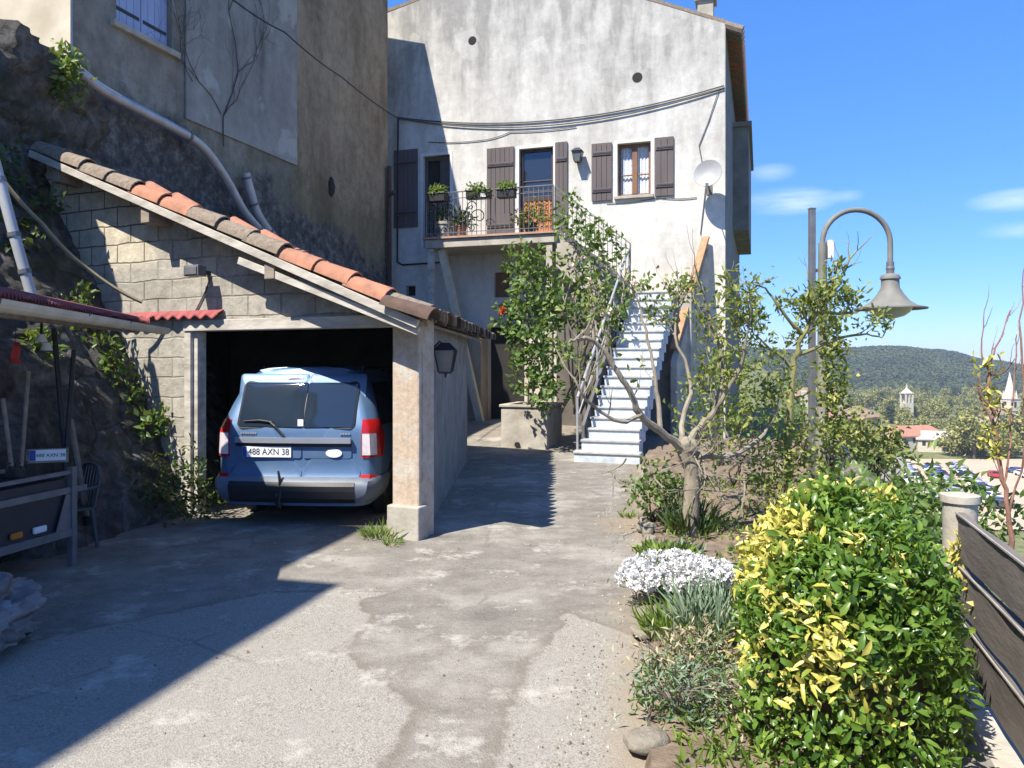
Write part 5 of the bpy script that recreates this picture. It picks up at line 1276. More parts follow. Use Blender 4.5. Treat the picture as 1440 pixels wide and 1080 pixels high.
m = MB(); y_ = rear_pt(.42, .745, .018)[1]; m.lathe([(.085, -.004), (.085, .004), (0, .0045)], (.42, y_, .755), 24, 0, Matrix.Rotation(R(90), 4, 'X') @ Matrix.Diagonal((1, .52, 1, 1))); m.build('oval_sticker', M_WHITE, car)
m = MB(); q = rear_pt(.06, 1.045, .022); m.box(.035, .095, q[1] - .002, q[1] + .002, 1.03, 1.10); m.build('window_sticker', M_WHITE, car)
# dim chrome badge letters and small side badges
m = MB()
for i in range(7): q = rear_pt(-.58 + i * .026, .955, .012); m.box(q[0], q[0] + .018, q[1] - .002, q[1] + .004, .945, .965)
for i in range(4): q = rear_pt(.48 + i * .028, .955, .012); m.box(q[0], q[0] + .02, q[1] - .002, q[1] + .004, .945, .962)
m.build('badge', M_SILVER, car)
# third brake light, wiper
rear_panel(-.16, .02, 1.515, 1.545, .016, .012).build('brake_light', plain('dull_brake_lens', (0.12, 0.09, 0.12), (0.09, 0.07, 0.09), 5, .3, 0, 0), car)
m = MB(); m.tube([rear_pt(-.10, .93, .035), rear_pt(-.20, 1.03, .045), rear_pt(-.26, 1.07, .04)], [.014, .011, .009], 6); m.tube([rear_pt(-.55, 1.075, .03), rear_pt(-.38, 1.085, .032), rear_pt(-.24, 1.07, .034)], [.007, .012, .009], 6); m.build('wiper', M_BLACK, car)
# tail lamps wrap the rear corners
def wrap_patch(sx, z0, z1, x_in, s_out, off, nx=12, nzz=10, taper=0.0):
    mm = MB(); V = []
    for k in range(nzz + 1):
        z = z0 + (z1 - z0) * k / nzz
        row = []
        for i in range(nx + 1):
            u = i / nx
            if u < .45:
                w = hwid(z) - .10; x = x_in + (w - x_in) * (u / .45); p = rear_pt(x, z, off); row.append((sx * p[0], p[1], z))
            else:
                so_ = s_out * (1 - taper * abs(k / nzz - .5)); p = side(((u - .45) / .55) ** 1.6 * so_, z, sx, off); row.append((p[0], p[1] - off * (1 - (u - .45) / .55), p[2]))
        V += row
    n = nx + 1; mm.add(V, [(k * n + i, k * n + i + 1, (k + 1) * n + i + 1, (k + 1) * n + i) for k in range(nzz) for i in range(nx)]); return mm
for sx in (-1, 1):
    l = wrap_patch(sx, .71, 1.10, .702, .055, .014, taper=.8).build('tail_light', M_TAILRED, car, smooth=True)
    wrap_patch(sx, .735, .955, .712, .012, .021, 10, 8).build('clear_lens', M_TAILCLEAR, l, smooth=True)
    l2 = wrap_patch(sx, .43, .54, .70, .010, .03, 10, 6).build('reflector', M_TAILRED, car, smooth=True)
# bumper: body coloured corners, black lower band
m = MB(); V = []; zs_ = [.25, .30, .38, .42, .48, .515]; offs = [.02, .055, .07, .07, .06, .02]
NB = 40
for z, of in zip(zs_, offs):
    for i in range(NB + 1):
        u = -1 + 2 * i / NB
        if abs(u) < .8: p = rear_pt(u / .8 * (hwid(z) - .10), z, of); V.append(p)
        else:
            s = ((abs(u) - .8) / .2) ** 1.5 * .10; p = side(s, z, 1 if u > 0 else -1, of * .5); V.append((p[0], p[1] - of * (1 - (abs(u) - .8) / .2), z))
n = NB + 1
m.add(V, [(k * n + i, k * n + i + 1, (k + 1) * n + i + 1, (k + 1) * n + i) for k in range(len(zs_) - 1) for i in range(NB)])
bp = m.build('bumper', plain('dusty_blue_bumper', (0.125, 0.15, 0.19), (0.085, 0.105, 0.14), 4, .5, 0, .05), car, smooth=True)
m = MB(); V = []
for z, of in ((.255, .03), (.30, .064), (.38, .078), (.43, .078), (.47, .066)):
    for i in range(25): V.append(rear_pt(-.66 + 1.32 * i / 24, z, of))
m.add(V, [(k * 25 + i, k * 25 + i + 1, (k + 1) * 25 + i + 1, (k + 1) * 25 + i) for k in range(4) for i in range(24)])
m.build('bumper_insert', M_BLACK, bp)
m = MB(); m.tube([(.45, .15, .27), (.45, -.05, .27)], .028, 12); m.build('exhaust_pipe', M_GREYIRON, car)
m = MB(); m.tube([(-.13, -.02, .24), (-.13, -.16, .22), (-.13, -.18, .30)], [.02, .02, .02], 8); m.ball((-.13, -.18, .34), .028, 12, 8)
m.tube([(-.13, -.14, .58), (-.11, -.15, .50), (-.10, -.16, .40), (-.105, -.19, .28), (-.09, -.18, .2)], [.012, .016, .016, .017, .01], 6); m.build('tow_hook', M_BLACK, car)
for sx in (-1, 1):
    for wy in WHEELS:
        w = bpy.data.objects.new('wheel', None); COL.objects.link(w); w.parent = car; w.location = (sx * .735, wy, .31)
        Mr = Matrix.Rotation(R(90), 4, 'Y')
        m = MB(); m.lathe([(.19, -.085), (.27, -.092), (.305, -.07), (.312, -.03), (.312, .03), (.305, .07), (.27, .092), (.19, .085)], seg=36, M=Mr); m.build('tyre', M_RUBBER, w, smooth=True)
        m = MB(); m.lathe([(0, -.06), (.08, -.062), (.185, -.075), (.19, -.06), (.19, .06), (.185, .075), (.08, .062), (0, .06)], seg=30, M=Mr); m.build('rim', M_SILVER, w, smooth=True)
        m = MB(); pts = [(sx * (hwid(.31 + .37 * max(0, math.sin(t))) + .012 - .735 + 0), .375 * math.cos(t), .375 * math.sin(t)) for t in np.linspace(-.15, math.pi + .15, 22)]
        m.tube([(p[0] + sx * .735, p[1] + wy, p[2] + .31) for p in pts], .022, 6); m.build('wheel_arch', M_BLACK, car)
for sx in (-1, 1):
    m = MB(); pts = [side(s, 1.585, sx, .012) for s in np.linspace(.06, .52, 10)]; pts = [Vector(p) + Vector((0, 0, .045)) for p in pts]
    m.tube(pts, .016, 8)
    for i in (0, 4, 9): m.tube([pts[i], pts[i] - Vector((0, 0, .05))], .018, 6)
    m.build('roof_rail', M_BLACK, car, smooth=True)
    for (s0, s1) in ((.035, .20), (.215, .40), (.42, .60)):
        m = MB(); V = []
        for k in range(9):
            z = 1.03 + .44 * k / 8
            for i in range(9): V.append(side(s0 + (s1 - s0) * i / 8 + (.012 * k / 8 if s0 < .1 else 0), z, sx, .006))
        m.add(V, [(k * 9 + i, k * 9 + i + 1, (k + 1) * 9 + i + 1, (k + 1) * 9 + i) for k in range(8) for i in range(8)]); m.build('side_window', M_CARGLASS, car, smooth=True)
    for (s0, s1) in ((.215, .40), (.42, .60)):
        m = MB(); p = side(s0 + .02, .9, sx, .02); m.box(p[0] - .015, p[0] + .015, p[1], p[1] + .18, .88, .91); m.build('door_handle', M_BLACK, car)
    m = MB(); p = side(.60, 1.08, sx, .03); m.ball((p[0], p[1], p[2] + .06), (.12, .06, .09), 12, 8); m.build('wing_mirror', M_BLACK, car, smooth=True)
    m = MB(); p = side(.97, .72, sx, -.12); m.ball((p[0], p[1] + .05, .70), (.13, .07, .09), 12, 8); m.build('headlight', M_TAILCLEAR, car, smooth=True)
for (s0, zz0, zz1) in ((.615, 1.1, 1.5),):
    m = MB(); V = []
    for sx in (-1, 1):
        for s in (.625, .77):
            p = side(s, 1.52 if s < .7 else 1.56, sx, -.02); V.append((p[0], p[1], p[2] + .015))
    m.add(V, [(0, 1, 3, 2)]); m.build('windscreen', M_CARGLASS, car)

# ------------------------------------------------------------------ lean-to shelter on the left with its clutter
ln_ = thing('lean_to_shelter', 'low lean-to shelter with red corrugated roof and cream gutter', 'shelter', (-4.0, 5.6, 0), 0)
o0 = Vector((-4.0, 5.6, 0))
def lr(x, y, z): return Vector((x, y, z)) - o0
g0, g1 = Vector((-2.56, 3.75, 1.885)), Vector((-3.40, 7.50, 1.905))
m = MB(); V = []; nu, nv = 140, 4
e0, e1 = Vector((-2.60, 3.72, 1.965)), Vector((-3.30, 7.0, 1.975)); b0, b1 = Vector((-5.5, 3.72, 2.50)), Vector((-4.9, 6.55, 2.35))
for i in range(nu + 1):
    u = i / nu
    for k in range(nv + 1):
        p = e0.lerp(e1, u).lerp(b0.lerp(b1, u), k / nv); V.append(p + Vector((0, 0, .022 * math.cos(u * 66 * 6.283))) - o0)
n = nv + 1; m.add(V, [(i * n + k, (i + 1) * n + k, (i + 1) * n + k + 1, i * n + k + 1) for i in range(nu) for k in range(nv)])
rr_ = m.build('corrugated_roof', plain('faded_red_sheet', (0.33, 0.065, 0.06), (0.15, 0.045, 0.04), 5, .7, 0, .1), ln_, fix=False)
so_m = rr_.modifiers.new('solid', 'SOLIDIFY'); so_m.thickness = .008
M_GUT = plain('cream_gutter', (0.56, 0.51, 0.41), (0.42, 0.38, 0.30), 5, .6, 0, .05)
m = MB(); V = []; K = 8; gd = (g1 - g0).normalized(); gx_ = gd.cross(Vector((0, 0, 1))).normalized()
for p in (g0, g1):
    for rr in (.062, .054):
        for k in range(K + 1):
            t = math.pi + math.pi * k / K; V.append(p + gx_ * math.cos(t) * rr + Vector((0, 0, math.sin(t) * rr + .03)) - o0)
n = K + 1; F = []
for k in range(K): F += [(k, k + 1, 2 * n + k + 1, 2 * n + k), (n + k + 1, n + k, 3 * n + k, 3 * n + k + 1), (2 * n + k, 2 * n + k + 1, 3 * n + k + 1, 3 * n + k)]
F += [(0, 2 * n, 3 * n, n), (K, n + K, 3 * n + K, 2 * n + K)]
m.add(V, F); m.build('gutter', M_GUT, ln_, fix=False)
for f in (.35, .62, .85):
    m = MB(); p = g0.lerp(g1, f) - o0; m.tube([p + gx_ * .07 + Vector((0, 0, .03)), p + Vector((0, 0, -.035)), p - gx_ * .07 + Vector((0, 0, .03))], .006, 5); m.build('gutter_bracket', M_GREYIRON, ln_)
for (a, b) in (((-2.75, 3.8, 1.90), (-3.42, 6.95, 1.92)), ((-4.2, 3.8, 2.18), (-4.35, 6.6, 2.13))):
    m = MB(); m.bar(lr(*a), lr(*b), .07, .10); m.build('beam', M_OLDWOOD, ln_)
for y in (4.0, 5.0, 5.8, 6.5):
    m = MB(); u = (y - 3.72) / 3.28; p, q = e0.lerp(e1, u), b0.lerp(b1, u); m.bar(lr(p.x - .2, y, p.z - .035), lr(q.x, y, q.z - .06), .05, .07); m.build('rafter', M_OLDWOOD, ln_)
m = MB(); m.box(-1.35, -1.29, -3.2, .55, 0, 2.4); m.build('back_wall', plain('dim_block_wall', (0.22, 0.205, 0.18), (0.12, 0.11, 0.10), 3, .95, 0, .4), ln_)

tr = thing('car_trailer', 'small grey box trailer parked under the lean-to shelter', 'trailer', (-3.62, 5.42, 0), R(-11.5))
# local: y along the rear face, x into the trailer is negative
m = MB(); W2 = .64
m.box(-.03, 0, -W2, W2, .30, .69); m.box(-1.3, -.03, -W2, -W2 + .02, .30, .69); m.box(-1.3, -.03, W2 - .02, W2, .30, .69); m.box(-1.3, -1.27, -W2 + .02, W2 - .02, .30, .69); m.box(-1.27, -.03, -W2 + .02, W2 - .02, .27, .30)
m.build('box', plain('dull_grey_sheet', (0.045, 0.045, 0.055), (0.03, 0.03, 0.038), 3, .5, .2, .05), tr)
m = MB()
m.bar((.015, -W2, .60), (.015, W2 + .03, .60), .03, .05); m.bar((.015, -W2, .74), (.015, W2, .74), .03, .03); m.bar((.015, -W2, .27), (.015, W2, .27), .05, .06)
m.bar((.02, W2 + .015, .0), (.02, W2 + .015, .78), .05, .05, (1, 0, 0)); m.bar((.02, -W2, .0), (.02, -W2, .78), .05, .05, (1, 0, 0))
m.add([(.03, W2 - .16, .30), (.03, W2 - .005, .30), (.03, W2 - .005, .57), (.03, W2 - .06, .57)], [(0, 1, 2, 3)])
m.bar((.015, W2, .60), (.015, W2 + .16, .60), .04, .04)
for x in (-.6,): m.bar((x, -W2, .73), (x, W2, .73), .03, .03)
m.build('frame', M_GREYIRON, tr)
for s in (-1, 1):
    m = MB(); m.lathe([(.10, -.07), (.24, -.075), (.26, -.04), (.26, .04), (.24, .075), (.10, .07)], (-.62, s * (W2 - .16), .26), 24, 0, Matrix.Rotation(R(90), 4, 'X')); m.build('wheel', M_RUBBER, tr, smooth=True)
m = MB(); m.box(.005, .03, W2 - .36, W2 - .24, .325, .375); m.build('marker_light', M_WHITE, tr, bevel=.01)
m = MB(); m.box(.005, .03, W2 - .56, W2 - .46, .325, .375); m.build('indicator_light', plain('amber_lens', (0.6, 0.2, 0.02), (0.45, 0.14, 0.02), 5, .3, 0, 0), tr, bevel=.01)
m = MB(); m.tube([(-1.3, 0, .3), (-2.0, 0, .38)], .035, 8); m.build('drawbar', M_GREYIRON, tr)
tp = thing('plate_board', 'white number plate board propped on top of the grey trailer', 'number plate', at(67, 640, 6.0), R(20))
number_plate(tp, 0, 0, 0, (0, 0, 0), .25, .085, '488 AXN 38').children[0].scale = (.42, .42, .6)
m = MB(); m.box(-.15, .14, .006, .02, -.06, .05); m.build('board', M_OLDWOOD, tp)
# plastic garden chair
ch = thing('garden_chair', 'grey green plastic garden chair beside the trailer', 'chair', (-3.86, 6.62, 0), R(-35)); ch.scale = (.82, .82, .80)
M_CHAIR = plain('grey_green_plastic', (0.075, 0.10, 0.105), (0.05, 0.068, 0.072), 4, .5, 0, 0)
m = MB(); m.box(-.22, .22, -.21, .21, .41, .435); m.build('seat', M_CHAIR, ch, bevel=.012)
for (x, y) in ((-.2, -.19), (.2, -.19), (-.2, .2), (.2, .2)):
    m = MB(); m.tube([(x * .95, y * .95, .41), (x * 1.15, y * 1.15, 0)], [.026, .02], 8); m.build('leg', M_CHAIR, ch)
m = MB(); pts = [(-.21, .2, .43), (-.22, .26, .75), (-.14, .28, .86), (0, .285, .885), (.14, .28, .86), (.22, .26, .75), (.21, .2, .43)]; m.tube(pts, .018, 8)
for x in (-.12, -.06, 0, .06, .12): m.bar((x, .21, .43), (x, .28, .86), .035, .008, (0, 1, 0))
m.build('backrest', M_CHAIR, ch)
for s in (-1, 1):
    m = MB(); m.tube([(s * .23, -.2, .41), (s * .25, -.18, .62), (s * .25, .1, .64), (s * .23, .25, .66)], .017, 8); m.build('armrest', M_CHAIR, ch)
# poles, tools, cloth, tarp
def pole(name, a, b, r, mat, label, cat, head=None):
    t = thing(name, label, cat, b, 0); bv = Vector(b); m = MB(); m.tube([Vector(a) - bv, Vector((0, 0, 0))], r, 8); m.build('shaft', mat, t)
    if head == 'fork':
        m = MB(); d = (Vector(a) - bv).normalized()
        for k in (-1, 0, 1): m.tube([Vector((0, k * .05, 0)) + d * .02, Vector((0, k * .06, 0)) - d * .16 * (.2)], .006, 5)
        m.bar((0, -.07, .02), (0, .07, .02), .012, .012); m.build('head', M_IRON, t)
    else:
        m = MB(); m.lathe([(r * 1.4, -.0), (r * 1.5, .06), (r * 1.3, .08)], seg=10); m.build('tip', M_BLACK, t)
    return t
pole('metal_pole', at(76, 462, 6.6), at(100, 735, 6.62), .022, M_IRON, 'dark metal pole leaning against the rubble wall, leftmost of the pair', 'pole')
pole('metal_pole', at(104, 492, 6.6), at(86, 735, 6.5), .020, M_IRON, 'dark metal pole crossing its neighbour behind the trailer', 'pole')
pole('wooden_plank', at(98, 590, 6.75), at(124, 738, 6.75), .03, M_OLDWOOD, 'greyish wooden stake leaning behind the plastic chair', 'stake')
pole('garden_tool', at(40, 522, 5.9), at(30, 655, 5.85), .016, M_OLDWOOD, 'wooden tool handle standing upright in the trailer', 'tool', 'fork')
pole('garden_tool', at(4, 560, 5.7), at(16, 655, 5.75), .016, M_OLDWOOD, 'second wooden tool handle leaning at the left edge of the photo', 'tool', 'fork')
t = thing('red_cloth', 'small red cloth strip hanging under the shelter beam', 'cloth', at(22, 482, 5.6), 0); t.scale = (.42, .5, .62)
m = MB(); V = []
for k in range(8):
    for i in range(5): V.append((.02 * math.sin(i * 2 + k * .7) + (i - 2) * .018 * (1 + .15 * k), (i - 2) * .02 + .015 * math.sin(k * 1.3 + i), -k * .035))
m.add(V, [(k * 5 + i, k * 5 + i + 1, (k + 1) * 5 + i + 1, (k + 1) * 5 + i) for k in range(7) for i in range(4)]); o = m.build('fabric', M_RED, t, smooth=True, fix=False); o.modifiers.new('s', 'SOLIDIFY').thickness = .006
m = MB(); m.tube([(0, 0, 0), (0, 0, .2)], .004, 5); m.build('string', M_BLACK, t)
t = thing('spot_lamp', 'pair of small white lamps under the shelter roof', 'lamp', at(58, 470, 6.0), .4)
for k in (0, 1):
    m = MB(); m.lathe([(.025, 0), (.045, -.06), (.0, -.065)], (.035 * k, 0, -.065 * k), 12); m.build('lamp_shade', M_WHITE, t, smooth=True)
m = MB(); m.tube([(0, 0, 0), (0, .02, .12)], .01, 6); m.build('cord', M_BLACK, t)
m = MB(); rngp = []
NB2, NR = 84, 54; cx0 = Vector((-3.02, 4.15, .17))
V = []
for i in range(NR + 1):
    ph = math.pi * i / NR
    for k in range(NB2):
        t_ = 2 * math.pi * k / NB2; d = Vector((math.sin(ph) * math.cos(t_), math.sin(ph) * math.sin(t_), math.cos(ph)))
        w = 1 + .30 * noise.noise(d * 2.3) - .34 * abs(noise.noise(d * 4.1)) - .12 * abs(noise.noise(d * 8)) + .02 * noise.noise(d * 20)
        p = Vector((d.x * .34 * w, d.y * .5 * w, d.z * .27 * w)); p.z = max(p.z, -.165); V.append(p)
m.add(V, [(i * NB2 + k, (i + 1) * NB2 + k, (i + 1) * NB2 + (k + 1) % NB2, i * NB2 + (k + 1) % NB2) for i in range(NR) for k in range(NB2)])
o = m.build('tarp_bundle', plain('crumpled_grey_sheeting', (0.27, 0.25, 0.245), (0.09, 0.082, 0.08), 6, .6, 0, .5), smooth=True); o.location = cx0
tag(o, 'crumpled grey tarpaulin bundle on the ground at the left edge', 'tarpaulin')

# neighbour house behind and left of the camera: it throws the shadow over the drive
nb = thing('neighbour_house', 'tall plastered neighbour house left of the drive, out of view', 'house', (-7.5, -4, 0), R(-13.4))
NM = Matrix.Translation((-7.5, -4, 0)) @ Matrix.Rotation(R(-13.4), 4, 'Z'); NI = NM.inverted()
cotx, coty = -SX / math.tan(R(SUN_EL)), -SY / math.tan(R(SUN_EL))
def caster(x, y, H): return NI @ Vector((x - cotx * H, y - coty * H, H))
A1 = caster(-1.24, 5.57, 9.0); B1 = caster(-1.40, 7.50, 8.6)
m = MB(); m.box(A1.x - 7, A1.x - .35, -14, A1.y - .05, -.3, 8.85); m.box(B1.x - 7, B1.x - .25, A1.y - .05, B1.y - .02, -.3, 8.5); m.build('wall', M_FACADE, nb)
m = MB(); m.box(A1.x - 7, A1.x, -14, A1.y, 8.86, 9.0); m.box(B1.x - 7, B1.x, A1.y + .01, B1.y, 8.51, 8.6); m.build('roof', M_TILE_G, nb)
m = MB(); m.box(A1.x - .40, A1.x - .33, -6, -4.8, 4, 5.6); m.build('window', M_BLUESHUT, nb)

# ------------------------------------------------------------------ garden edge stones
spec = []
y = 2.6; random.seed(11); ks = 0
def edging(x, y, sx, sy, sz, label):
    m = MB(); m.ball((0, 0, 0), (sx, sy, sz), 12, 8, 0); 
    m.v = [(p[0] * (1 + .22 * noise.noise((p[0] * 9 + x * 7, p[1] * 9 + y * 3, p[2] * 9))), p[1] * (1 + .2 * noise.noise((p[0] * 8 + y, p[1] * 8, p[2] * 8 + x))), p[2] * (1 + .2 * noise.noise((p[0] * 7, p[1] * 7 + x, p[2] * 7)))) for p in m.v]
    m.v = [(max(-.8 * sx, min(.8 * sx, a)), max(-.86 * sy, min(.86 * sy, b)), max(-.7 * sz, min(.72 * sz, c))) for a, b, c in m.v]
    o = m.build('edging_stone', M_KERBSTONE, smooth=True); o.location = (x, y, .05); o.rotation_euler = (0, 0, random.uniform(-.4, .2)); return tag(o, label, 'stone', 'stones edging the garden bed')
while y < 11.2:
    L_ = random.uniform(.13, .26); near = y < 4.9
    edging(kerb_x(y) + .10 + random.uniform(-.03, .03), y, random.uniform(.05, .12), L_ * .55, random.uniform(.035, .07) * (1.5 if y > 6 else .8), 'pale irregular stone edging the flower bed near the white flowers' if y < 7 else 'pale irregular stone edging the bed beside the fruit tree'); y += L_ + random.uniform(0.02, .38)

# loose grit, crumbs and dead leaves on the drive
m = MB(); random.seed(31)
for i in range(900):
    y = 2.6 + 9 * random.random() ** 1.6
    u = random.random()
    x = kerb_x(y) - abs(random.gauss(0, .22)) if u < .7 else random.uniform(-2.6, 1.0)
    r_ = random.uniform(.003, .011) * (1.4 if random.random() < .1 else 1); z = drive_z(x, y)
    a_ = [random.uniform(.6, 1.3) * r_ for _ in range(4)]
    m.add([(x - a_[0], y, z), (x, y - a_[1], z), (x + a_[2], y, z), (x, y + a_[3], z), (x, y, z + r_ * 1.1)], [(0, 1, 4), (1, 2, 4), (2, 3, 4), (3, 0, 4)], random.choice([0, 0, 1, 2]))
tag(m.build('loose_grit', [M_KERBSTONE, M_SOIL, M_CONC], fix=False), 'loose grit and crumbs scattered over the drive', 'grit', kind='stuff')
for (x, y, n_, lab) in [(.93, 5.7, 60, 'small grass tuft in the drive edge beside the white flowers'), (-1.05, 6.75, 50, 'small grass tuft in a crack just before the garage pillar'), (1.2, 8.0, 60, 'small weed tuft in the drive edge beside the fruit tree'), (1.55, 10.2, 40, 'small weed tuft at the drive edge before the stairs')]:
    t = thing('weed_tuft', lab, 'weeds', (x, y, drive_z(x, y)), 0)
    a = rng.uniform(0, 6.28, n_); Pp = np.stack([.05 * np.cos(a), .07 * np.sin(a), np.zeros(n_)], 1); D = np.stack([np.cos(a), np.sin(a), rng.uniform(.5, 1.6, n_)], 1)
    leaf_mesh('blades', Pp, D, rdir(n_, .1), rng.uniform(.04, .10, n_), np.full(n_, .010), M_GRASS, t, False)
    q = MB(); q.ball((0, 0, 0), (.04, .05, .012), 8, 4); q.build('root_crown', M_SOIL, t)

# ------------------------------------------------------------------ garden plants
# rounded hedge shrub: leaves over a hummock, yellow reversion on the left and in patches
hd = thing('hedge_shrub', 'big rounded glossy green shrub with yellow variegated leaves at the right', 'shrub', (1.425, 3.32, 0), 0)
HSP = [(*(at(px, py, d) - Vector((1.425, 3.32, 0))), q) for px, py, d, q in [(1245, 800, 2.92, .07), (1255, 840, 2.9, .07), (1240, 1010, 2.87, .08), (1270, 960, 2.87, .07), (1215, 1050, 2.87, .07), (1335, 940, 2.9, .04), (1170, 690, 3.5, .20), (1220, 670, 3.4, .13), (1200, 770, 2.95, .04)]]
def hedge_leaves(n):
    P = []; O = []; Y = []
    ax = Vector((math.sin(R(14)), math.cos(R(14)), 0))
    while len(P) < n:
        d = Vector((random.gauss(0, 1), random.gauss(0, 1), random.gauss(0.25, 1))).normalized()
        if d.z < -.35: continue
        r = random.uniform(.80, 1.03) + .10 * noise.noise((d.x * 2.2, d.y * 2.2, d.z * 2.2)) + .07 * noise.noise((d.x * 6, d.y * 6, d.z * 6))
        e = 2.9 if d.z < .1 else 2.3   # boxy super-ellipsoid
        k = (abs(d.x) ** e + abs(d.y) ** e + abs(d.z) ** e) ** (-1 / e)
        if d.z < .1:      # upright flanks reaching the ground
            h = math.hypot(d.x, d.y); dx_, dy_ = d.x / h, d.y / h; k = (abs(dx_) ** e + abs(dy_) ** e) ** (-1 / e)
            p = Vector((dx_ * k * r * .405, dy_ * k * r * .62, random.uniform(-.12, .62))); d = Vector((dx_, dy_, .25)).normalized()
        else: p = Vector((d.x * k * r * .405, d.y * k * r * .62, d.z * k * r * .60 + .44))
        p = Matrix.Rotation(R(-14), 3, 'Z') @ p
        P.append(p); O.append(d)
        px = 720 + 1080 * (p.x + 1.72) / (p.y + 3.75); 
        yv = .48 + .55 * max(0, p.z - .72) - (p.x - .1 * p.y + .45) * 1.9 + .8 * noise.noise((p.x * 3 + 3, p.y * 3, p.z * 3)) + .7 * noise.noise((p.x * 8, p.y * 8, p.z * 8)) - max(0, .35 - p.z) * .9
        spots = HSP
        if any((p.x - a) ** 2 + (p.y - b) ** 2 * .6 + (p.z - c) ** 2 < q * q for a, b, c, q in spots): yv += .8
        Y.append(yv > .28)
    return np.array([tuple(p) for p in P]), np.array([tuple(o) for o in O]), np.array(Y)
P, O, Yl = hedge_leaves(21000)
def put_leaves(name, mask, ln, wd, mat):
    p, o = P[mask], O[mask]; n = len(p)
    D = o * .75 + rdir(n, .35) * .9; T = np.clip(rng.normal(.5, .24, n), 0, 1)
    return leaf_mesh(name, p - D * ln * .3 + rng.normal(size=(n, 3)) * .018, D, o + rdir(n, .9) * .9, ln * rng.uniform(.5, 1.45, n), wd * rng.uniform(.65, 1.35, n), mat, hd, False, T, .16, .22)
put_leaves('green_foliage', ~Yl, .048, .022, M_LEAF_HEDGE); put_leaves('yellow_foliage', Yl, .050, .020, M_LEAF_YELLOW)
m = MB(); ends = []
for k in range(9): branch(m, (random.uniform(-.3, .3), random.uniform(-.4, .4), 0), (random.gauss(0, .25), random.gauss(0, .3), 1), .42, .018, 1, ends, .4, 2)
m.ball((0, 0, .42), (.35, .40, .44), 14, 10, .1)
m.build('stem', M_BARKDARK, hd)

# fruit tree: thick pollarded trunk and crooked limbs with young leaves
ft = thing('fruit_tree', 'old grey fruit tree with crooked bare limbs and young olive leaves', 'tree', at(972, 762, 6.9), 0); base = Vector(ft.location)
m = MB(); random.seed(5)
def lim(pts, r0, r1, seg=8):
    Pp = [rel(*p) for p in pts]; Q = []
    for i in range(len(Pp) - 1):
        a, b = Pp[i], Pp[i + 1]; p0 = Pp[max(0, i - 1)]; p3 = Pp[min(len(Pp) - 1, i + 2)]
        for k in range(4):
            t = k / 4; Q.append(.5 * ((2 * a) + (b - p0) * t + (2 * p0 - 5 * a + 4 * b - p3) * t * t + (3 * a - p0 - 3 * b + p3) * t ** 3) + Vector((random.gauss(0, .006), random.gauss(0, .006), random.gauss(0, .006))))
    Q.append(Pp[-1]); n = len(Q); m.tube(Q, [(r0 + (r1 - r0) * i / (n - 1)) * random.uniform(.92, 1.08) for i in range(n)], seg); return Q
lim([(972, 772, 6.9), (972, 720, 6.9), (974, 680, 6.9), (968, 645, 6.9), (962, 622, 6.88)], .074, .066, 12)
m.ball(rel(966, 628, 6.9), (.09, .085, .085), 12, 8, .12)
ends = []
def fork(Q, n, L0, r, depth, up=.25, frm=.35):
    for k in range(n):
        i = random.randint(int(len(Q) * frm), len(Q) - 1); branch(m, Q[i], (random.gauss(0, .8), random.gauss(0, .7), random.gauss(.8, .5)), L0 * random.uniform(.6, 1.2), r, depth, ends, .6, 2, up, .14, 5)
LA = lim([(962, 630, 6.88), (930, 608, 6.75), (900, 582, 6.6), (885, 550, 6.55), (865, 518, 6.5), (842, 484, 6.45), (817, 476, 6.4), (800, 482, 6.4)], .038, .012); fork(LA, 6, .30, .010, 1)
LB = lim([(903, 583, 6.6), (872, 593, 6.5), (838, 573, 6.4), (815, 548, 6.3), (808, 530, 6.3)], .021, .007); fork(LB, 5, .3, .008, 1)
LC = lim([(928, 608, 6.75), (926, 560, 6.8), (918, 510, 6.85), (903, 450, 6.9), (893, 410, 6.9)], .026, .005); fork(LC, 5, .28, .006, 1); nbare = len(ends)
LD = lim([(962, 628, 6.9), (985, 600, 7.0), (1008, 570, 7.05), (1016, 520, 7.1), (1000, 450, 7.15), (985, 400, 7.2)], .036, .007); fork(LD, 13, .34, .008, 1)
LE = lim([(970, 640, 6.9), (1020, 640, 7.0), (1056, 628, 7.1), (1086, 590, 7.2), (1100, 540, 7.3)], .034, .009); fork(LE, 10, .34, .008, 1)
LF = lim([(958, 628, 6.9), (960, 590, 7.1), (972, 540, 7.3), (950, 470, 7.4), (956, 420, 7.5)], .03, .006); fork(LF, 11, .32, .008, 1)
LG = lim([(1008, 572, 7.05), (1040, 520, 6.9), (1050, 470, 6.8), (1062, 420, 6.8)], .024, .005); fork(LG, 11, .32, .008, 1)
leafends = [e for i_, e in enumerate(ends) if i_ >= nbare or random.random() < .22]; keep_m = m
for k in range(26):   # dark dead twigs under the crown
    a = rel(random.uniform(860, 1050), random.uniform(625, 690), random.uniform(6.6, 7.2)); branch(m, a, (random.gauss(0, 1), random.gauss(0, .7), random.gauss(-.1, .6)), .35, .009, 1, [], .7, 2, 0, .2, 4)
m.build('trunk', M_BARK, ft, smooth=True)
leaves_at('crown', [e for e in leafends if e.z > .45 and e.z + base.z < 2.4], 3, .070, .034, M_LEAF_OLIVE, ft, .05)
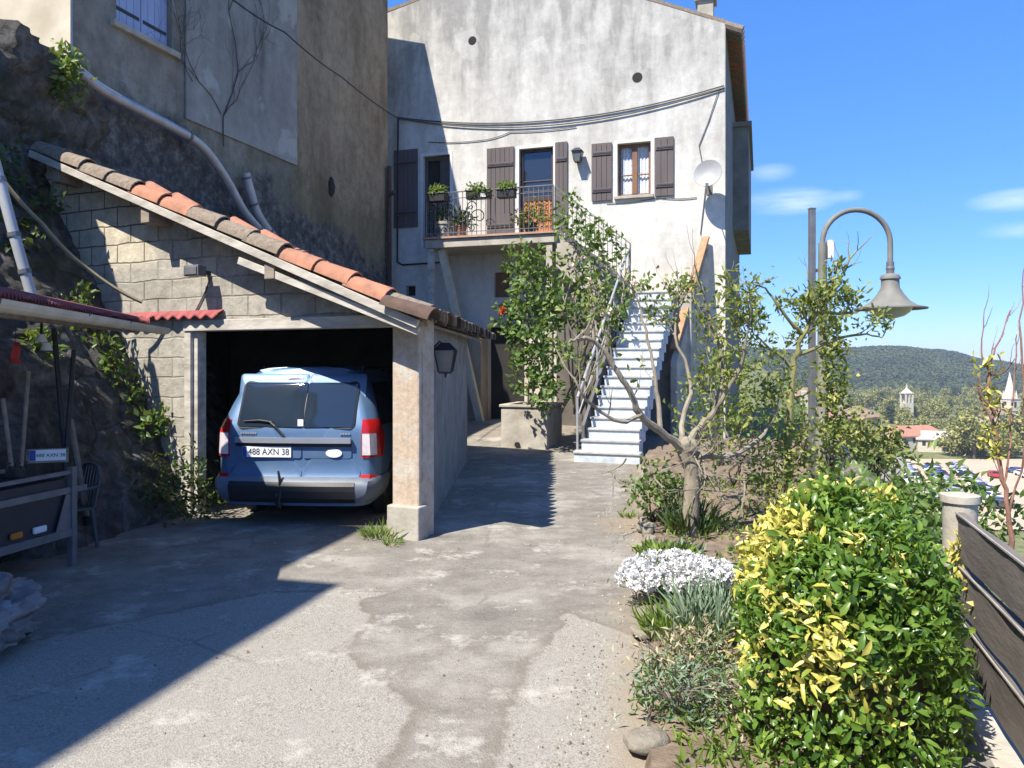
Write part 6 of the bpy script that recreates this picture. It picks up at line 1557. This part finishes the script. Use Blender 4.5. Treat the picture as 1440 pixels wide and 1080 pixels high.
# slim sapling with olive leaves, right of the fruit tree
sp_ = thing('sapling', 'slim mossy sapling with yellow green leaves left of the lamp post', 'tree', at(1108, 690, 7.6), 0); base = Vector(sp_.location)
m = MB(); ends = []
L1 = lim([(1108, 700, 7.6), (1110, 620, 7.6), (1112, 560, 7.6), (1118, 505, 7.6), (1132, 465, 7.6), (1160, 425, 7.6), (1185, 385, 7.6), (1195, 362, 7.6)], .045, .008)
fork(L1, 13, .28, .010, 1, .1, .45)
for pts in ([(1128, 470, 7.6), (1100, 440, 7.5), (1082, 410, 7.5), (1062, 400, 7.4)], [(1140, 450, 7.6), (1146, 420, 7.7), (1136, 390, 7.7)], [(1150, 440, 7.6), (1190, 440, 7.6), (1222, 432, 7.6)], [(1116, 520, 7.6), (1085, 490, 7.6), (1060, 470, 7.6)], [(1120, 500, 7.6), (1170, 480, 7.7), (1210, 470, 7.7), (1240, 475, 7.7)]):
    Q = lim(pts, .02, .006); fork(Q, 3, .24, .007, 1, .1)
m.build('trunk', M_BARKGREEN, sp_, smooth=True)
leaves_at('crown', [e for e in ends if e.z + base.z < 2.36 or (e.x < .62 and random.random() < .12)], 5, .080, .032, M_LEAF_OLIVE, sp_, .045)
# yellow green low shrub under the sapling and small bed plants
def bush(name, px, py, d, bl_, n, ln, wd, mat, label, cat='shrub', zoff=None):
    p = at(px, py, d); t = thing(name, label, cat, (p.x, p.y, .03), 0)
    foliage('foliage', bl_, n, ln, wd, mat, t, .06, 6, True)
    mm = MB()
    for k in range(5): mm.tube([(random.uniform(-.1, .1), random.uniform(-.1, .1), 0), (bl_[0][0] * .5 + random.uniform(-.12, .12), random.uniform(-.12, .12), bl_[0][2] * .6), (bl_[0][0] + random.uniform(-.2, .2), bl_[0][1] + random.uniform(-.2, .2), bl_[0][2])], [.012, .009, .004], 5)
    mm.build('stem', M_BARKDARK, t); return t
bush('bed_shrub', 1105, 700, 7.3, [(0, 0, .45, .28, .25, .32), (.05, 0, .8, .2, .2, .25)], 520, .07, .035, M_LEAF_OLIVE, 'yellow green small shrub at the foot of the sapling')
bush('bed_shrub', 930, 735, 7.4, [(0, 0, .25, .26, .22, .22), (-.05, .1, .45, .2, .15, .15)], 420, .075, .04, M_LEAF_MID, 'dark leafy shrub between the drive edge and the fruit tree trunk')
bush('bed_shrub', 1205, 690, 6.2, [(0, 0, .45, .5, .3, .3), (.5, -.3, .45, .4, .3, .25), (.8, -.5, .4, .3, .3, .25)], 700, .085, .042, M_LEAF_MID, 'mid green shrub behind the rounded hedge shrub')
bush('bed_shrub', 1290, 665, 4.7, [(0, 0, .62, .22, .25, .34), (-.25, .4, .55, .25, .25, .25)], 650, .08, .04, M_LEAF_MID, 'leafy shrub growing over the board fence behind the hedge shrub')
bush('bed_shrub', 1245, 640, 8.2, [(0, 0, .5, .4, .35, .35), (-.5, .4, .5, .35, .3, .3)], 340, .09, .045, M_LEAF_OLIVE, 'olive green shrub over the garden wall right of the lamp post')
bush('bed_shrub', 1165, 600, 8.9, [(.02, -.1, .9, .14, .14, .5), (0, -.1, 1.5, .15, .14, .5), (0, -.05, 2.1, .17, .15, .35)], 900, .075, .05, M_LEAF_OLIVE, 'ivy climbing up the street lamp post', 'ivy')
bush('bed_shrub', 1035, 690, 9.0, [(0, 0, .5, .5, .3, .45), (.5, .3, .6, .4, .3, .5), (-.5, .2, .6, .35, .3, .5)], 520, .08, .04, M_LEAF_DARK, 'dark green bush behind the fruit tree trunk')
bush('bed_shrub', 1062, 600, 13.0, [(0, 0, .9, .7, .5, .7), (.7, -.3, .8, .6, .5, .6), (-.5, .2, 1.0, .5, .4, .6)], 480, .11, .055, M_LEAF_MID, 'tall leafy bush behind the garden wall near the house corner')
bush('bed_shrub', 1130, 600, 12.2, [(0, 0, .7, .6, .5, .55), (.6, 0, .6, .5, .5, .45)], 340, .10, .05, M_LEAF_OLIVE, 'yellow green bush behind the garden wall by the lamp post')
bush('bed_shrub', 1010, 560, 11.0, [(0, 0, 1.2, .5, .4, .7), (.5, .2, 1.5, .5, .4, .6), (-.3, .3, .7, .4, .3, .5)], 800, .10, .05, M_LEAF_OLIVE, 'loose olive green shrub growing against the house corner')
# white flowers
wf = thing('white_flowers', 'mound of white candytuft flowers spilling over the bed edge', 'flowers', (1.06, 5.02, .07), 0)
bl_ = [(-.1, 0, .10, .24, .2, .10), (.12, .05, .12, .22, .2, .10), (-.02, .12, .14, .25, .15, .1), (.3, .1, .1, .13, .12, .08)]
foliage('foliage', bl_, 700, .05, .014, M_LEAF_DARK, wf, .04, 6, True)
Pf = []
for b_ in bl_:
    for k in range(120):
        d = Vector((random.gauss(0, 1), random.gauss(-.3, 1), abs(random.gauss(.6, .8)))).normalized(); Pf.append(Vector(b_[:3]) + Vector((d.x * b_[3], d.y * b_[4], d.z * b_[5])) * random.uniform(.9, 1.15))
E = np.repeat(np.array([tuple(p) for p in Pf]), 14, 0); n = len(E); dd_ = rdir(n, .5)
leaf_mesh('flower', E + dd_ * .012, dd_, rdir(n, 1), np.full(n, .034), np.full(n, .030), M_PETAL, wf, True)
# iris-like blue green blades, grass tufts, dry herbs
def clump(name, x, y, label, n, rad, ln, wd, mat, cat='plant', lean=.35):
    t = thing(name, label, cat, (x, y, bed_z(x, y) - .01), 0); grass_clump('blades', t, n, rad, ln, wd, mat, lean)
    mm = MB(); mm.ball((0, 0, 0), (rad * .5, rad * .5, .03), 8, 4); mm.build('root_crown', M_SOIL, t); return t
clump('blade_plant', 1.13, 4.32, 'clump of long blue green blades right of the white flowers', 260, .17, .34, .018, M_LEAF_BLUE)
clump('blade_plant', .95, 4.38, 'low grassy yellow green tuft below the white flowers', 260, .18, .20, .012, M_GRASS, lean=.6)
clump('blade_plant', 1.63, 7.0, 'dark grassy blades right of the fruit tree trunk', 160, .2, .35, .02, M_LEAF_DARK)
clump('blade_plant', 1.22, 6.1, 'bright green low tuft above the white flowers', 240, .2, .12, .03, M_GRASS, lean=.9)
clump('blade_plant', 1.38, 6.3, 'pale blue green rosette near the tree trunk', 120, .13, .13, .04, M_LEAF_BLUE, lean=1.0)
for (x, y, s, lab) in [(.80, 3.75, 1.0, 'dry tan herb clump at the bed edge nearest the drive'), (1.0, 3.55, 1.1, 'dry brown herb clump in front of the hedge shrub'), (.98, 3.95, .9, 'greyish dry herb under the blue green blades'), (.72, 3.35, 1.0, 'straggly dry plant at the bottom of the bed'), (1.08, 3.25, 1.1, 'tangled dry plant beside the hedge shrub foot')]:
    t = thing('dry_herb', lab, 'plant', (x, y, bed_z(x, y)), 0)
    foliage('foliage', [(0, 0, .10 * s, .2 * s, .18 * s, .12 * s)], 420, .045, .012, M_LEAF_DRY if random.random() < .75 else M_LEAF_BLUE, t, .04, 6, True)
    foliage('fresh_leaves', [(0, 0, .08 * s, .18 * s, .16 * s, .1 * s)], 120, .05, .018, M_LEAF_MID, t, .03, 5, True)
    mm = MB()
    for k in range(26): a = random.uniform(0, 6.28); l_ = random.uniform(.1, .26) * s; mm.tube([(0, 0, 0), (math.cos(a) * l_ * .4, math.sin(a) * l_ * .4, l_ * .6), (math.cos(a) * l_ * .8, math.sin(a) * l_ * .8, l_ * random.uniform(.6, 1.1))], [.004, .003, .0015], 4)
    mm.build('stem', M_OLDWOOD, t)
# green ground cover in the bed
NG = 6500; P = []
for i in range(NG):
    y = random.choice([random.uniform(6.6, 9.5), random.uniform(4.2, 6.5), random.uniform(2.6, 4.2)]); x0 = kerb_x(y) + .25; x1 = 2.24 + .325 * (y - 3.84) - .2; x = random.uniform(x0, x1)
    if noise.noise((x * 1.6, y * 1.6, 9)) < -.12: continue
    P.append((x, y, bed_z(x, y)))
P = np.array(P); n = len(P)
tag(leaf_mesh('ground_cover', P, rdir(n, .9), rdir(n, .3), rng.uniform(.03, .10, n), rng.uniform(.01, .025, n), M_GRASS, None, True), 'short weeds and grass growing in the garden bed', 'ground cover', kind='stuff')

# ------------------------------------------------------------------ street lamp and the post beside it
lp = thing('street_lamp', 'grey street lamp with a swan neck arm and bell shaped shade', 'street lamp', (3.76, 9.3, 0), 0)
M_LAMP = plain('grey_lamp_paint', (0.20, 0.195, 0.17), (0.14, 0.137, 0.12), 6, .7, .0, .03)
m = MB(); m.lathe([(.09, -.3), (.09, .8), (.065, .85), (.055, 2.2), (.048, 3.05)], seg=16); m.build('pole', M_LAMP, lp, smooth=True)
m = MB(); pts = [(0, 0, 3.0)] + [(.41 - .41 * math.cos(t), 0, 3.05 + .40 * math.sin(t)) for t in np.linspace(0, math.pi, 22)] + [(.82, 0, 2.9), (.82, 0, 2.72)]
m.tube(pts, .032, 12); ar = m.build('arm', M_LAMP, lp, smooth=True)
m = MB(); m.tube([(.82, 0, 2.82), (.82, 0, 2.66)], .045, 12); m.ball((.82, 0, 2.74), .05, 12, 8); m.build('joint', M_GREYIRON, ar)
m = MB(); cz = 2.26
m.lathe([(.045, .42), (.10, .40), (.115, .37), (.115, .35), (.10, .345), (.105, .25), (.15, .17), (.22, .08), (.30, .03), (.41, .0), (.41, -.015), (.28, .0), (.20, .05), (.1, .2), (0, .2)], (.82, 0, cz), 40); m.build('lamp_shade', M_LAMP, lp, smooth=True)
m = MB(); m.lathe([(.245, .0), (.22, -.05), (.16, -.095), (.08, -.12), (0, -.128)], (.82, 0, cz), 32); m.build('glass_bowl', plain('lamp_glass', (0.52, 0.52, 0.48), (0.42, 0.42, 0.39), 4, .15, 0, 0), lp, smooth=True)
m = MB(); m.box(.06, .125, -.04, .04, 2.86, 3.08); m.build('junction_box', M_WHITE, lp, bevel=.008)
mpost = thing('metal_post', 'tall square grey metal post just left of the street lamp', 'post', (3.64, 9.32, 0), R(8))
m = MB(); m.box(-.034, .034, -.034, .034, -.3, 3.46); m.build('shaft', M_GREYIRON, mpost, bevel=.006)
m = MB(); m.box(-.037, .037, -.037, .037, 3.462, 3.475); m.build('cap', M_GREYIRON, mpost)
m = MB(); m.box(.045, .08, -.02, .02, 2.7, 2.74); m.box(.045, .08, -.02, .02, 1.5, 1.54); m.build('clamp', M_GREYIRON, mpost)

# ------------------------------------------------------------------ fence on the drop
fn = thing('board_fence', 'dark weathered concrete board fence with a pale post on the right', 'fence', (2.24, 3.84, 0), HR)
M_BOARD = plain('dark_weathered_board', (0.19, 0.165, 0.145), (0.09, 0.076, 0.068), 4, .85, 0, .5, (1, .25, 1))
M_BOARDL = plain('pale_board_edge', (0.40, 0.37, 0.33), (0.22, 0.2, 0.18), 5, .9, 0, .4)  # pale line along the top edge of each board
fposts = [-1.95, 0.0]
for yy in fposts:
    m = MB(); m.lathe([(.078, -.4), (.078, .90), (.090, .905), (.090, .94), (.0, .955)], (0, yy, 0), 20); m.build('post', M_CONC, fn, smooth=True)
for ya, yb_ in zip([-3.9] + fposts, fposts):
    for k in range(3):
        sag = .02 * ((k * 7 + int(ya * 10)) % 3 - 1); z0 = .13 + k * .25
        m = MB(); V = []; NBD = 24
        for i in range(NBD + 1):
            y = ya + .075 + (yb_ - ya - .15) * i / NBD; w_ = .012 * noise.noise((y * 4, k * 3.3, 1)); cut = .03 * max(0, noise.noise((y * 2.3, k * 5.1, 4))) 
            V += [(-.03 + w_, y, z0 + .02), (.0 + w_, y, z0 + .02), (.0 + w_, y, z0 + .235 - cut), (-.03 + w_, y, z0 + .235 - cut + sag * .3)]
        m.add(V, [(i * 4 + a, i * 4 + (a + 1) % 4, (i + 1) * 4 + (a + 1) % 4, (i + 1) * 4 + a) for i in range(NBD) for a in range(4)] + [(3, 2, 1, 0), (NBD * 4, NBD * 4 + 1, NBD * 4 + 2, NBD * 4 + 3)])
        m.build('board', M_BOARD, fn)
        m = MB(); m.bar((-.036, ya + .08, z0 + .232), (-.036, yb_ - .08, z0 + .234), .007, .008); m.build('board_edge', M_BOARDL, fn)
m = MB(); m.box(-.12, .06, -6, .12, -.45, .10); m.build('base_kerb', plain('pale_kerb_concrete', (0.46, 0.42, 0.35), (0.33, 0.30, 0.25), 5, .93, 0, .4), fn, bevel=.01)
gw_ = thing('garden_wall', 'low rough stone garden wall running on from the board fence', 'wall', tuple(Matrix.Rotation(HR, 3, 'Z') @ Vector((0, .22, 0)) + Vector((2.24, 3.84, 0))), HR)
m = MB(); V = []
for i in range(41):
    y = 12.9 * i / 40
    for (x, z) in ((-.14, -.4), (-.14, .3), (-.13, .46), (0, .54), (.13, .46), (.14, -.6)): V.append((x + .03 * noise.noise((y * 2.5, z * 4, x)), y, z + .05 * noise.noise((y * 1.9, x * 3, 2)) * (z > .5)))
m.add(V, [(i * 6 + k, i * 6 + k + 1, i * 6 + 7 + k, i * 6 + 6 + k) for i in range(40) for k in range(5)] + [(0, 1, 2, 3, 4, 5)]); m.build('masonry', rock_mat('grey_garden_stone', (0.16, 0.145, 0.12), (0.30, 0.275, 0.235), (0.45, 0.41, 0.35), 3.0), gw_, smooth=True, fix=False)
m = MB(); m.box(-.15, .15, 12.9, 13.2, -.4, 1.0); m.build('end_pier', M_CONC, gw_, bevel=.02)
# small path strip by the fence
mb = MB(); mb.add([tuple(Matrix.Rotation(HR, 3, 'Z') @ Vector(p) + Vector((2.24, 3.84, 0))) for p in ((-.42, -6, .10), (-.121, -6, .10), (-.121, 1.2, .10), (-.42, 1.2, .10))], [(0, 1, 2, 3)])
tag(mb.build('path', plain('grey_path_concrete', (0.26, 0.24, 0.21), (0.18, 0.165, 0.145), 5, .93, 0, .4), fix=False), kind='structure')
# bare reddish shrub beyond the fence and grass bank
bs_ = thing('bare_shrub', 'bare reddish shrub with upright twigs and few yellow leaves beyond the fence', 'shrub', (3.5, 5.0, -1.0), 0); base = Vector(bs_.location)
m = MB(); ends = []; random.seed(21)
Q = lim([(1425, 790, 5.2), (1418, 720, 5.2), (1408, 660, 5.2), (1398, 600, 5.2), (1392, 560, 5.2), (1392, 520, 5.2)], .017, .009); fork(Q, 5, .25, .006, 1, .3, .3)
m.tube([Q[0], Vector((0, 0, 0))], [.017, .02], 8)
for pts in ([(1392, 525, 5.2), (1381, 490, 5.2), (1384, 437, 5.2)], [(1394, 515, 5.2), (1404, 480, 5.2), (1421, 436, 5.2)], [(1412, 680, 5.2), (1420, 620, 5.2), (1428, 500, 5.2), (1430, 470, 5.2)], [(1400, 610, 5.2), (1380, 560, 5.2), (1376, 530, 5.2)], [(1440, 560, 5.0), (1436, 450, 5.0), (1442, 370, 5.0)], [(1418, 720, 5.2), (1440, 640, 5.1), (1440, 560, 5.0)]):
    fork(lim(pts, .008, .003), 2, .2, .003, 0, .3)
m.build('stem', M_REDTWIG, bs_)
foliage('yellow_leaves', [(*rel(1388, 545, 5.2), .06, .08, .22), (*rel(1398, 600, 5.2), .05, .05, .2)], 130, .06, .03, M_LEAF_YELLOW, bs_, .03, 4, True)
yt_ = thing('trailing_plant', 'thin trailing stem with yellow leaves across the dark fence', 'plant', (2.16, 3.6, .4), 0); base = Vector(yt_.location)
m = MB(); lim([(1352, 760, 3.75), (1380, 830, 3.6), (1400, 860, 3.5), (1440, 890, 3.4)], .006, .003, 5); m.build('stem', M_OLDWOOD, yt_)
foliage('leaves', [(*rel(1375, 835, 3.6), .05, .05, .06), (*rel(1395, 862, 3.5), .06, .05, .06), (*rel(1435, 885, 3.4), .05, .05, .08), (*rel(1350, 780, 3.75), .06, .06, .12)], 130, .05, .025, M_LEAF_YELLOW, yt_, .02, 4, True)

# thin summer haze over the valley
m = MB(); m.box(-960, 1900, -360, 2700, -27, 60)
hz = bpy.data.materials.new('valley_haze'); hz.use_nodes = True; nt = hz.node_tree; nt.nodes.remove(nt.nodes['Principled BSDF'])
pv_ = node(nt, 'ShaderNodeVolumePrincipled', None, Density=0.00025); pv_.inputs['Color'].default_value = (0.80, 0.88, 1.0, 1)
nt.links.new(pv_.outputs[0], nt.nodes['Material Output'].inputs['Volume'])
tag(m.build('haze', hz), kind='stuff')
